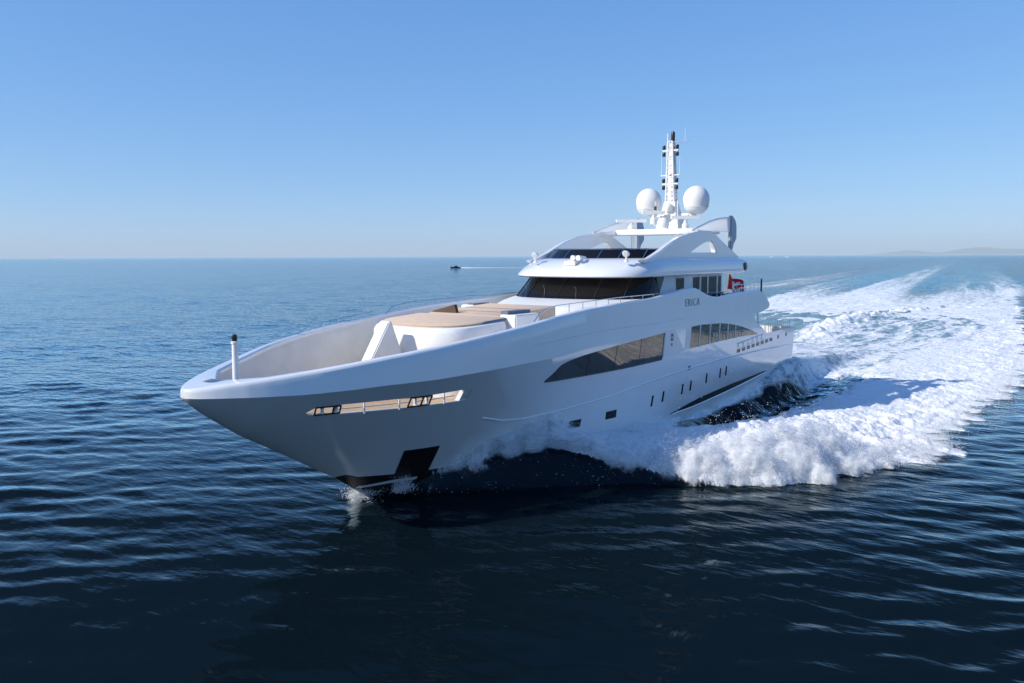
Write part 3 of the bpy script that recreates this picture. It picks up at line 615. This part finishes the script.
def far_foam(x, y):
    d = y - wake_axis(x); s = -x; L = np.log(np.maximum(s, 20) / 60)
    st = fbm(x / 70, d / 3.0, 4); st2 = fbm(x / 22 + 50, d / 1.6, 3)
    rt_ = sst(33 + 3 * st, 26 + 3 * st, d); lf = sst(-(52 + 4 * st), -(40 + 4 * st), d)
    fade = np.exp(-np.maximum(s - 90, 0) / 380)
    core = sst(-13, -9, d + st * 2) * sst(3, -1, d + st * 2)
    gapR = sst(1, 3, d) * sst(10, 7, d); gapL = sst(-19, -16, d) * sst(-9, -12, d)
    out = rt_ * lf * (.50 + .55 * st + .35 * st2)
    out = out - (.55 * gapR + .28 * gapL) * sst(60, 140, s)
    edgeR = sst(18, 26, d) * .35; edgeL = sst(-26, -38, d) * .3
    f_ = (out + edgeR * rt_ + edgeL * lf) * fade
    f_ = np.maximum(f_, core * (.75 + .4 * st) * np.exp(-np.maximum(s - 90, 0) / 900))
    return np.clip(f_, 0, 1), core
def ambient(x, y, cell, lmin=.9):
    rs = np.random.RandomState(11); h = np.zeros_like(x); n = 90
    for i in range(n):
        lam = .55 * (12 / .55) ** (i / (n - 1)) * (1 + .1 * rs.randn()); th = R(40) + .55 * rs.randn(); ph = rs.rand() * 6.283
        a = (.0041 * math.exp(-(math.log(lam / 1.9) / .8) ** 2) + .0007 * lam) * (.6 + .8 * rs.rand()); k = 2 * math.pi / lam
        p = k * (math.cos(th) * x + math.sin(th) * y) + ph
        c = np.cos(p); h += a * (c + .25 * (c * c - .5)) * sst(2.5, 5, lam / cell)
    g = .4 + 1.1 * sst(-.4, .5, fbm(x / 26, y / 18, 3))
    return h * g
def grid_mesh(name, X, Y, Z, attrs, m, keep=None, wrap=False):
    ny, nx = X.shape; me = bpy.data.meshes.new(name)
    idx = np.arange(nx * ny).reshape(ny, nx)
    a = idx[:-1, :-1].ravel(); b_ = idx[:-1, 1:].ravel(); c = idx[1:, 1:].ravel(); d = idx[1:, :-1].ravel()
    F = np.stack([a, b_, c, d], 1)
    if wrap: F = np.concatenate([F, np.stack([idx[:-1, -1], idx[:-1, 0], idx[1:, 0], idx[1:, -1]], 1)])[:, ::-1]
    co = np.stack([X.ravel(), Y.ravel(), Z.ravel()], 1)
    if keep is not None:
        k = keep.ravel(); F = F[k[F].all(1)]; used = np.zeros(len(co), bool); used[F.ravel()] = True
        mp = np.cumsum(used) - 1; F = mp[F]; co = co[used]; attrs = {q: w_.ravel()[used] for q, w_ in attrs.items()}
    me.vertices.add(len(co)); me.vertices.foreach_set('co', co.astype(np.float32).ravel())
    me.loops.add(F.size); me.loops.foreach_set('vertex_index', F.astype(np.int32).ravel())
    me.polygons.add(len(F)); me.polygons.foreach_set('loop_start', np.arange(0, F.size, 4, dtype=np.int32)); me.polygons.foreach_set('loop_total', np.full(len(F), 4, np.int32))
    me.update(calc_edges=True); me.polygons.foreach_set('use_smooth', np.ones(len(F), bool))
    for q, w_ in attrs.items():
        at = me.attributes.new(q, 'FLOAT', 'POINT'); at.data.foreach_set('value', w_.astype(np.float32).ravel())
    me.materials.append(m); o = bpy.data.objects.new(name, me); COL.objects.link(o); return o

def sea_material():
    m = bpy.data.materials.new('sea_water'); m.use_nodes = True; n = m.node_tree; N = n.nodes.new; Lk = n.links.new
    p = n.nodes['Principled BSDF']; tc = N('ShaderNodeTexCoord')
    at = N('ShaderNodeAttribute'); at.attribute_name = 'foam'; ae = N('ShaderNodeAttribute'); ae.attribute_name = 'aerated'
    mp = N('ShaderNodeMapping'); mp.inputs['Rotation'].default_value = (0, 0, R(-8)); mp.inputs['Scale'].default_value = (.35, 1, 1)
    Lk(tc.outputs['Object'], mp.inputs['Vector'])
    t = N('ShaderNodeTexNoise'); t.inputs['Scale'].default_value = 1.1; t.inputs['Detail'].default_value = 9; t.inputs['Roughness'].default_value = .68
    Lk(mp.outputs[0], t.inputs['Vector'])
    sub = N('ShaderNodeMath'); sub.operation = 'MULTIPLY_ADD'; sub.inputs[1].default_value = -1.3; sub.inputs[2].default_value = .55
    Lk(t.outputs['Fac'], sub.inputs[0])
    ad = N('ShaderNodeMath'); ad.operation = 'ADD'; Lk(at.outputs['Fac'], ad.inputs[0]); Lk(sub.outputs[0], ad.inputs[1])
    g = N('ShaderNodeMath'); g.operation = 'MULTIPLY'; Lk(at.outputs['Fac'], g.inputs[0]); g.inputs[1].default_value = 3.0; g.use_clamp = True
    mr = N('ShaderNodeMapRange'); mr.inputs[1].default_value = .08; mr.inputs[2].default_value = .85; mr.interpolation_type = 'SMOOTHSTEP'
    Lk(ad.outputs[0], mr.inputs[0]); mu = N('ShaderNodeMath'); mu.operation = 'MULTIPLY'; Lk(mr.outputs[0], mu.inputs[0]); Lk(g.outputs[0], mu.inputs[1])
    c1 = N('ShaderNodeMixRGB'); c1.inputs[1].default_value = (.0018, .0066, .0100, 1); c1.inputs[2].default_value = (.09, .24, .28, 1); Lk(ae.outputs['Fac'], c1.inputs[0])
    c2 = N('ShaderNodeMixRGB'); c2.inputs[2].default_value = (.78, .80, .81, 1); Lk(mu.outputs[0], c2.inputs[0]); Lk(c1.outputs[0], c2.inputs[1])
    Lk(c2.outputs[0], p.inputs['Base Color']); p.inputs['Roughness'].default_value = .85; p.inputs['Specular IOR Level'].default_value = .02
    ar = N('ShaderNodeAttribute'); ar.attribute_name = 'ripple'
    # ripples
    m2 = N('ShaderNodeMapping'); m2.inputs['Rotation'].default_value = (0, 0, R(-38)); m2.inputs['Scale'].default_value = (1, .45, 1); Lk(tc.outputs['Object'], m2.inputs['Vector'])
    r1 = N('ShaderNodeTexNoise'); r1.inputs['Scale'].default_value = .55; r1.inputs['Detail'].default_value = 4; r1.inputs['Roughness'].default_value = .55; Lk(m2.outputs[0], r1.inputs['Vector'])
    b1 = N('ShaderNodeBump'); Lk(ar.outputs['Fac'], b1.inputs['Strength']); b1.inputs['Distance'].default_value = .42; Lk(r1.outputs['Fac'], b1.inputs['Height'])
    fh = N('ShaderNodeMath'); fh.operation = 'MULTIPLY'; Lk(t.outputs['Fac'], fh.inputs[0]); Lk(mu.outputs[0], fh.inputs[1])
    r3 = N('ShaderNodeTexNoise'); r3.inputs['Scale'].default_value = 2.2; r3.inputs['Detail'].default_value = 3; r3.inputs['Roughness'].default_value = .5; Lk(m2.outputs[0], r3.inputs['Vector'])
    b3 = N('ShaderNodeBump'); Lk(ar.outputs['Fac'], b3.inputs['Strength']); b3.inputs['Distance'].default_value = .12; Lk(r3.outputs['Fac'], b3.inputs['Height']); Lk(b1.outputs[0], b3.inputs['Normal'])
    b2 = N('ShaderNodeBump'); b2.inputs['Strength'].default_value = .8; b2.inputs['Distance'].default_value = .5; Lk(fh.outputs[0], b2.inputs['Height']); Lk(b3.outputs[0], b2.inputs['Normal'])
    Lk(b2.outputs[0], p.inputs['Normal'])
    fr = N('ShaderNodeFresnel'); fr.inputs['IOR'].default_value = 1.333; Lk(b2.outputs[0], fr.inputs['Normal'])
    fa = N('ShaderNodeMath'); fa.operation = 'MULTIPLY_ADD'; fa.inputs[1].default_value = 2.05; fa.inputs[2].default_value = -.27; fa.use_clamp = True; Lk(fr.outputs[0], fa.inputs[0])
    fb = N('ShaderNodeMath'); fb.operation = 'MAXIMUM'; fb.inputs[1].default_value = .012; Lk(fa.outputs[0], fb.inputs[0])
    iv = N('ShaderNodeMath'); iv.operation = 'SUBTRACT'; iv.inputs[0].default_value = 1; Lk(mu.outputs[0], iv.inputs[1])
    fc = N('ShaderNodeMath'); fc.operation = 'MULTIPLY'; Lk(fb.outputs[0], fc.inputs[0]); Lk(iv.outputs[0], fc.inputs[1])
    gl = N('ShaderNodeBsdfGlossy'); gl.inputs['Roughness'].default_value = .05; gl.inputs['Color'].default_value = (.80, .95, 1.0, 1); Lk(b2.outputs[0], gl.inputs['Normal'])
    mx = N('ShaderNodeMixShader'); Lk(fc.outputs[0], mx.inputs[0]); Lk(p.outputs[0], mx.inputs[1]); Lk(gl.outputs[0], mx.inputs[2]); Lk(mx.outputs[0], n.nodes['Material Output'].inputs[0])
    return m
MSEA = sea_material()
th = np.concatenate([np.arange(168, 264, .17), np.arange(264, 528, 4)]) * math.pi / 180
rr = 3.0 * np.exp(np.arange(0, math.log(14000 / 3.0), .0064)); rr = np.concatenate([rr, [14000.]])
RR, TH = np.meshgrid(rr, th, indexing='ij'); X = CAM[0] + RR * np.cos(TH); Y = CAM[1] + RR * np.sin(TH); CELL = RR * .0064
Z = ambient(X, Y, CELL)
hN, fN, eF, tN, YP, eN = near_wake(X, Y)
inw = sst(0, .6, eN) * (X < 37.4)
hw_ = sst(-700, -150, X)
Z = Z * (1 - .6 * inw * hw_) + hN * inw * hw_ * sst(-160, -60, X) + inw * .35 * hw_ * fbm(X / 6, Y / 5, 4) * (X < 20)
Z -= .16 * sst(.4, 1.3, eF) * inw * sst(-85, -40, X)
ff, core = far_foam(X, Y)
wfar = sst(-60, -240, X)
nf = fN * (.92 + .3 * fbm(X / 2.5, Y / 1.2, 3)) * (X < 37)
dark = trough_mask(X, YP)
nf = nf * (1 - dark)
mist = .30 * sst(1.2, 2.6, eN + 2.6) * sst(27.5, 31, X) * sst(37, 35, X)
FO = np.where(X < 37.2, nf * (1 - wfar) + ff * wfar, 0)
AE = np.clip(np.where(X < 37, inw * .5 * sst(4, -10, X) + core * wfar * 1.0 + ff * wfar * .9, 0), 0, 1) * np.exp(-np.maximum(-X - 100, 0) / 900)
FO = np.maximum(FO, .42 * np.exp(-((X - 37.5 - .9 * Y) / .4) ** 2) * sst(-.6, .3, Y) * sst(4.0, .6, Y))
for fx, fy, fs_ in ((38.5, 13.6, .5), (36.9, 13.9, .4), (35.6, 13.5, .5), (40.4, 14.6, .7), (46.6, 11.6, .7), (45.9, 12.3, .4), (40.0, 13.9, .3)): FO = np.maximum(FO, .21 * np.exp(-((X - fx) ** 2 + (Y - fy) ** 2) / fs_ ** 2))
sea = grid_mesh('sea', X, Y, Z, {'foam': FO, 'aerated': AE, 'ripple': ip(np.log(RR), np.log([15, 50, 120, 2000]), [.13, .24, 1.0, 1.0]) + 0 * FO}, MSEA, wrap=True); tag(sea, kind='structure')

# ------------------------------------------------------------------ bow wave and near wake: thick white water
def foam_material():
    m = bpy.data.materials.new('white_water'); m.use_nodes = True; n = m.node_tree; N = n.nodes.new; Lk = n.links.new; p = n.nodes['Principled BSDF']
    tc = N('ShaderNodeTexCoord'); t = N('ShaderNodeTexNoise'); t.inputs['Scale'].default_value = 2.2; t.inputs['Detail'].default_value = 8; t.inputs['Roughness'].default_value = .65
    mp = N('ShaderNodeMapping'); mp.inputs['Scale'].default_value = (.6, 1, 1); Lk(tc.outputs['Object'], mp.inputs['Vector']); Lk(mp.outputs[0], t.inputs['Vector'])
    at = N('ShaderNodeAttribute'); at.attribute_name = 'foam'
    ad = N('ShaderNodeMath'); ad.operation = 'MULTIPLY_ADD'; ad.inputs[1].default_value = -1.0; Lk(t.outputs['Fac'], ad.inputs[0]); Lk(at.outputs['Fac'], ad.inputs[2])
    mr = N('ShaderNodeMapRange'); mr.inputs[1].default_value = -.25; mr.inputs[2].default_value = .12; mr.interpolation_type = 'SMOOTHSTEP'; Lk(ad.outputs[0], mr.inputs[0])
    c = N('ShaderNodeMixRGB'); c.inputs[1].default_value = (.20, .32, .37, 1); c.inputs[2].default_value = (.84, .85, .86, 1); Lk(mr.outputs[0], c.inputs[0]); Lk(c.outputs[0], p.inputs['Base Color'])
    p.inputs['Roughness'].default_value = .7; p.inputs['Specular IOR Level'].default_value = .2
    b1 = N('ShaderNodeBump'); b1.inputs['Strength'].default_value = .9; b1.inputs['Distance'].default_value = .34; Lk(t.outputs['Fac'], b1.inputs['Height']); Lk(b1.outputs[0], p.inputs['Normal'])
    return m
MFO = foam_material()
def foam_sheet(name, x0, x1, y0, y1, dx, dy):
    xs_ = np.arange(x0, x1, dx); ys_ = np.arange(y0, y1, dy); X, Y = np.meshgrid(xs_, ys_, indexing='xy')
    h, fo, e, t, yp, er = near_wake(X, Y)
    n1 = billow(X / 2.4, Y / 2.0, 5, .55); n2 = billow(X / .7 + 9, Y / .7, 3)
    agg = ip(X, [-95, -40, 0, 12, 18, 23, 28, 31, 36], [.10, .16, .25, .4, .6, .8, .42, .2, .08])
    crest = np.exp(-((e - 2.6) / 2.8) ** 2)
    edge = sst(-.3, 1.6, e) + (1 - sst(-.3, 1.6, e)) * sst(18, 26, X); z = h + agg * (.25 + .75 * crest) * (.55 * n1 + .16 * n2 - .1) * edge
    mist = fbm(X / 1.6 + 3, Y / 1.1, 4)
    dark = trough_mask(X, yp)
    z = z - .9 * dark - ip(X, [26, 28.5], [.5, .08]) * sst(.25, -.35, e)
    keep = (e > ip(X, [26, 29], [-.35, -.1])) & (dark < .8)
    keep &= ~((X < 36.3) & (X > .6) & (yp < hull_y(X) - .5))
    fo2 = np.clip(.70 - .20 * sst(14, 2, X) * sst(11, 3, Y) + .30 * sst(14, 2, X) * fbm(X / 9 + 5, Y / 1.2, 4) + .35 * sst(27, 30, X) + .3 * mist + .35 * crest * sst(34, 28, X) - .5 * dark - .30 * sst(-20, -90, X) - .08 * sst(-6, -16, Y + .05 * X), 0, 1.2); z = z - .7 * sst(-60, -97, X + 14 * mist)
    if x0 < -50:                                                    # the ridge left by the turning stern wave
        yr = ip(X, [-120, -101, -95, -81, -66, -50, -28], [22, 3, -3.9, -6.8, -8.3, -6.9, -3.5]); rg = np.exp(-((Y - yr - 1.2 * mist) / 2.2) ** 2) * sst(-24, -36, X)
        z = z + .75 * rg * (.7 + .5 * n1) + .40 * fbm(X / 5, Y / 2.2, 5) * sst(-24, -40, X)
        fo2 = np.clip(fo2 + .35 * rg - .14 * sst(0, -3, Y - yr) + .42 * fbm(X / 9, Y / 1.3, 4), 0, 1.2)
    return grid_mesh(name, X, Y, z, {'foam': fo2}, MFO, keep)
o = foam_sheet('bow_wave', -26, 37.3, -8, 20, .085, .085)
tag(o, 'white breaking bow wave and foam beside the yacht hull', 'bow wave', kind='stuff')
o = foam_sheet('wake_foam', -110, -25.6, -32, 20, .28, .16)
tag(o, 'white churned wake foam spreading behind the yacht stern', 'wake', kind='stuff')

def mist():
    m = bpy.data.materials.new('spray_mist'); m.use_nodes = True; n = m.node_tree; N = n.nodes.new; Lk = n.links.new; p = n.nodes['Principled BSDF']
    p.inputs['Base Color'].default_value = (.85, .86, .87, 1); p.inputs['Roughness'].default_value = .9; p.inputs['Specular IOR Level'].default_value = 0
    tl = N('ShaderNodeBsdfTranslucent'); tl.inputs[0].default_value = (.85, .86, .87, 1); m1 = N('ShaderNodeMixShader'); m1.inputs[0].default_value = .35
    Lk(p.outputs[0], m1.inputs[1]); Lk(tl.outputs[0], m1.inputs[2])
    tc = N('ShaderNodeTexCoord'); t = N('ShaderNodeTexNoise'); t.inputs['Scale'].default_value = 1.3; t.inputs['Detail'].default_value = 7; t.inputs['Roughness'].default_value = .62; Lk(tc.outputs['Object'], t.inputs['Vector'])
    at = N('ShaderNodeAttribute'); at.attribute_name = 'thin'
    sb = N('ShaderNodeMath'); sb.operation = 'SUBTRACT'; Lk(t.outputs['Fac'], sb.inputs[0]); Lk(at.outputs['Fac'], sb.inputs[1])
    mr = N('ShaderNodeMapRange'); mr.interpolation_type = 'SMOOTHSTEP'; mr.inputs[1].default_value = -.06; mr.inputs[2].default_value = .16; mr.inputs[4].default_value = .62; Lk(sb.outputs[0], mr.inputs[0])
    tr = N('ShaderNodeBsdfTransparent'); m2 = N('ShaderNodeMixShader'); Lk(mr.outputs[0], m2.inputs[0]); Lk(tr.outputs[0], m2.inputs[1]); Lk(m1.outputs[0], m2.inputs[2]); Lk(m2.outputs[0], n.nodes['Material Output'].inputs[0])
    X, Y = np.meshgrid(np.arange(9, 36.4, .12), np.arange(1.2, 21, .12), indexing='xy')
    h, fo, e, t_, yp, er = near_wake(X, Y); n1 = billow(X / 2.4, Y / 2.0, 4, .55)
    agg = ip(X, [-14, 0, 10, 17, 23, 28, 31, 36], [.12, .16, .3, .5, .8, .42, .28, .12]); crest = np.exp(-((e - 1.8) / 2.4) ** 2); K = 5; o = []
    for k in range(1, K + 1):
        q = k / K; nz = fbm(X / 1.1 + 7 * k, Y / 1.1, 3)
        z = h * (1 + .08 * k) + agg * (.25 + .75 * crest) * .55 * n1 + agg * (.10 * k + ip(X, [26, 29], [.22, .9]) * q * nz)
        thin = .34 + .26 * q + (.35 + .1 * sst(27.5, 29, X)) * sst(.4, -1.0, e) + .5 * sst(3.2, 6.0, e) + .30 * sst(23, 12, X) - .14 * sst(27.5, 30, X)
        thin = thin + .6 * trough_mask(X, yp); keep = (e > -1.3) & (thin < .82) & (yp > hull_y(X) + .15)
        me = grid_mesh('spray_mist', X + .25 * q * agg, Y + .3 * q * agg, z, {'thin': thin}, m, keep); o.append(me)
    bm = bmesh.new()
    for q in o: bm.from_mesh(q.data)
    at_ = np.concatenate([np.array([v.value for v in q.data.attributes['thin'].data]) for q in o])
    me = bpy.data.meshes.new('spray_mist'); bm.to_mesh(me); bm.free(); me.materials.append(m)
    for q in o: bpy.data.objects.remove(q)
    r = bpy.data.objects.new('spray_mist', me); COL.objects.link(r); tag(r, 'fine white mist hanging over the breaking bow wave', 'mist', kind='stuff')
mist()
# droplets thrown off the crests
def spray():
    rs = np.random.RandomState(5); n = 420000
    x = 37 - 52 * rs.rand(n) ** 1.1; e = np.minimum(rs.gamma(1.6, 1.0, n) - .7, 4.6); yo = yo_t(x); y = yo - e
    yh = hull_y(x); ok = (y > yh + .05) & (x < 36.8) & (e < ip(x, [17, 23], [2.4, 4.6]))
    x, y = x[ok], y[ok]; h, fo, e2, t, er = wake_port(x, y)
    lump = sst(-.1, .5, fbm(x / 1.3, y / 1.3, 3)); ok = rs.rand(len(x)) < (.15 + .85 * lump) * np.where(e2 < ip(x, [14, 20], [.3, -.1]), .02, 1) * (1 - trough_mask(x, y)); x, y, h = x[ok], y[ok], h[ok]
    lift = rs.exponential(1, len(x)) * ip(x, [-15, 5, 15, 24, 29, 33, 36.5], [.12, .2, .35, .45, .4, .35, .15])
    z = np.maximum(h, 0) + lift + .02
    s = .004 + .011 * rs.rand(len(x)) ** 3
    D = np.array([(1, 1, 1), (1, -1, -1), (-1, 1, -1), (-1, -1, 1)], float)
    m_ = 9000; sx = 37.5 - rs.rand(m_) * 1.6; sy = (hull_y(sx) + .04 + rs.exponential(.16, m_)) * np.where(rs.rand(m_) < .75, 1, -1); sz = -.05 + rs.exponential(.16, m_) + .25 * (37.5 - sx)
    x, y, z, s = np.concatenate([x, sx + .3 * rs.rand(m_)]), np.concatenate([y, sy]), np.concatenate([z, sz]), np.concatenate([s, .004 + .012 * rs.rand(m_) ** 2])
    a = rs.rand(len(x)) * 6.283; ca, sa = np.cos(a)[:, None], np.sin(a)[:, None]
    V = np.stack([x[:, None] + s[:, None] * (D[:, 0] * ca - D[:, 1] * sa), y[:, None] + s[:, None] * (D[:, 0] * sa + D[:, 1] * ca), z[:, None] + s[:, None] * D[:, 2]], -1).reshape(-1, 3)
    k = np.arange(len(x))[:, None, None] * 4; F = (k + np.array([(0, 1, 2), (0, 3, 1), (0, 2, 3), (1, 3, 2)])[None]).reshape(-1, 3)
    me = bpy.data.meshes.new('spray'); me.vertices.add(len(V)); me.vertices.foreach_set('co', V.astype(np.float32).ravel())
    me.loops.add(F.size); me.loops.foreach_set('vertex_index', F.astype(np.int32).ravel()); me.polygons.add(len(F))
    me.polygons.foreach_set('loop_start', np.arange(0, F.size, 3, dtype=np.int32)); me.polygons.foreach_set('loop_total', np.full(len(F), 3, np.int32)); me.update(calc_edges=True)
    me.materials.append(mat('spray_drops', (.85, .86, .87), .5, .5)); o = bpy.data.objects.new('spray', me); COL.objects.link(o)
    tag(o, 'white spray droplets flying off the bow wave', 'spray', kind='stuff')
spray()

# ------------------------------------------------------------------ far away: hills, small craft
MHL = mat('far_hills', (.09, .10, .08), .9, .1, noise=.3, nscale=.0001)
def az_of(px): return 217.05 - math.degrees(math.atan((px - 512) / FPX))
def hills(dist, prof):
    v = []; f = []; pxs = np.arange(prof[0][0], prof[-1][0] + 1, 2.0); P = np.array(prof)
    hp_ = ip(pxs, P[:, 0], P[:, 1]) + .35 * fbm(pxs / 9, pxs * 0 + .5, 4) * sst(0, 1, ip(pxs, P[:, 0], P[:, 1])); c = Vector((CAM[0], CAM[1], 0))
    for px, hpx in zip(pxs, hp_):
        a = R(az_of(px)); d = Vector((math.cos(a), math.sin(a), 0)); hgt = max(.2, hpx) * dist / FPX / math.cos(a - YAW) * 1.0
        for dd, hh in ((-6600, -25), (-3000, .45 + .2 * math.sin(px * .31)), (0, 1), (3400, .6), (6600, -25)):
            p = c + d * (dist + dd); v.append((p.x, p.y, hgt * hh if hh > 0 else -25))
    for i in range(len(pxs) - 1):
        for k in range(4): a = i * 5 + k; f.append((a, a + 5, a + 6, a + 1))
    return mesh('hills', v, f, MHL)
tag(hills(138000, [(862, 0), (880, 1.0), (890, 2.0), (905, 3.4), (918, 2.9), (930, 1.6), (938, 1.4), (950, 2.9), (962, 4.2), (975, 5.4), (985, 5.0), (1000, 4.1), (1020, 3.7), (1080, 3), (1160, 0)]), kind='structure')

def boat(name, x, y, L, head, mh, mt, label, cat, group=None):
    o = empty(name, (x, y, 0)); tag(o, label, cat, group)
    d = Vector((math.cos(head), math.sin(head), 0)); n_ = Vector((-d.y, d.x, 0)); c = Vector((x, y, 0))
    def P(a, b2, z): q = c + d * a * L + n_ * b2 * L; return (q.x, q.y, z)
    b_ = MB(); rings = []
    for a, bw, z in ((-.5, .16, .13), (-.2, .17, .14), (.15, .15, .16), (.38, .08, .18), (.5, .005, .2)): rings.append([P(a, bw, z * L * .8), P(a, -bw, z * L * .8), P(a, -bw * .7, -.05 * L), P(a, bw * .7, -.05 * L)])
    b_.loft(rings).build('hull', mh, o)
    b_ = MB(); b_.loft([[P(-.25, .11, .1 * L), P(.15, .1, .11 * L), P(.15, -.1, .11 * L), P(-.25, -.11, .1 * L)], [P(-.22, .09, .24 * L), P(.05, .08, .24 * L), P(.05, -.08, .24 * L), P(-.22, -.09, .24 * L)]]).build('cabin', mt, o)
    return o
boat('speedboat', -431, -401, 7.5, YAW + R(90) + .1, MNB, MDK, 'small dark speedboat far off, trailing a thin white wake', 'speedboat')
for px, dist, lab in ((770.8, 3600, 'tiny white motorboat on the far horizon, left of the pair beside the yacht stern'), (786, 3650, 'tiny white motorboat on the far horizon, right of the pair beside the yacht stern')):
    a = R(az_of(px)); boat('motorboat', CAM[0] + dist * math.cos(a), CAM[1] + dist * math.sin(a), 13, a + R(80), MW, MW2, lab, 'motorboat', 'white motorboats near the horizon')

def boat_wake():
    d = Vector((math.cos(YAW - R(90) + .1 + math.pi), math.sin(YAW - R(90) + .1 + math.pi), 0)); n_ = Vector((-d.y, d.x, 0)); c = Vector((-431, -401, 0)) - d * 3; v = []; f = []
    n = 60; rs = np.random.RandomState(2)
    for i in range(n + 1):
        t = i / n; q = c - d * (t * 95); hw = (1.1 + 2.2 * t) * (.7 + .5 * rs.rand()); hh = .5 * math.exp(-t * 7) + .16 * (1 - t)
        for k, zz in ((-1, -.05), (-.4, hh), (.4, hh), (1, -.05)): p = q + n_ * hw * k; v.append((p.x, p.y, zz * (.7 + .5 * rs.rand()) if zz > 0 else zz))
    for i in range(n):
        for k in range(3): a = i * 4 + k; f.append((a, a + 1, a + 5, a + 4))
    o = mesh('boat_wake', v, f, MDM); tag(o, 'thin white wake trailing behind the far speedboat', 'wake', kind='stuff')
boat_wake()
HB = 150000.0
hz = MB().box((-HB, -HB, -25), (HB, HB, 1700)).build('haze', MW2, None, False); hz.data.materials.clear(); tag(hz, kind='stuff')
hm = bpy.data.materials.new('sea_haze'); hm.use_nodes = True; n = hm.node_tree; n.nodes.remove(n.nodes['Principled BSDF'])
pv = n.nodes.new('ShaderNodeVolumePrincipled'); pv.inputs['Color'].default_value = (.90, 1.0, .98, 1); pv.inputs['Density'].default_value = 1.35e-5
n.links.new(pv.outputs[0], n.nodes['Material Output'].inputs['Volume']); hz.data.materials.append(hm)
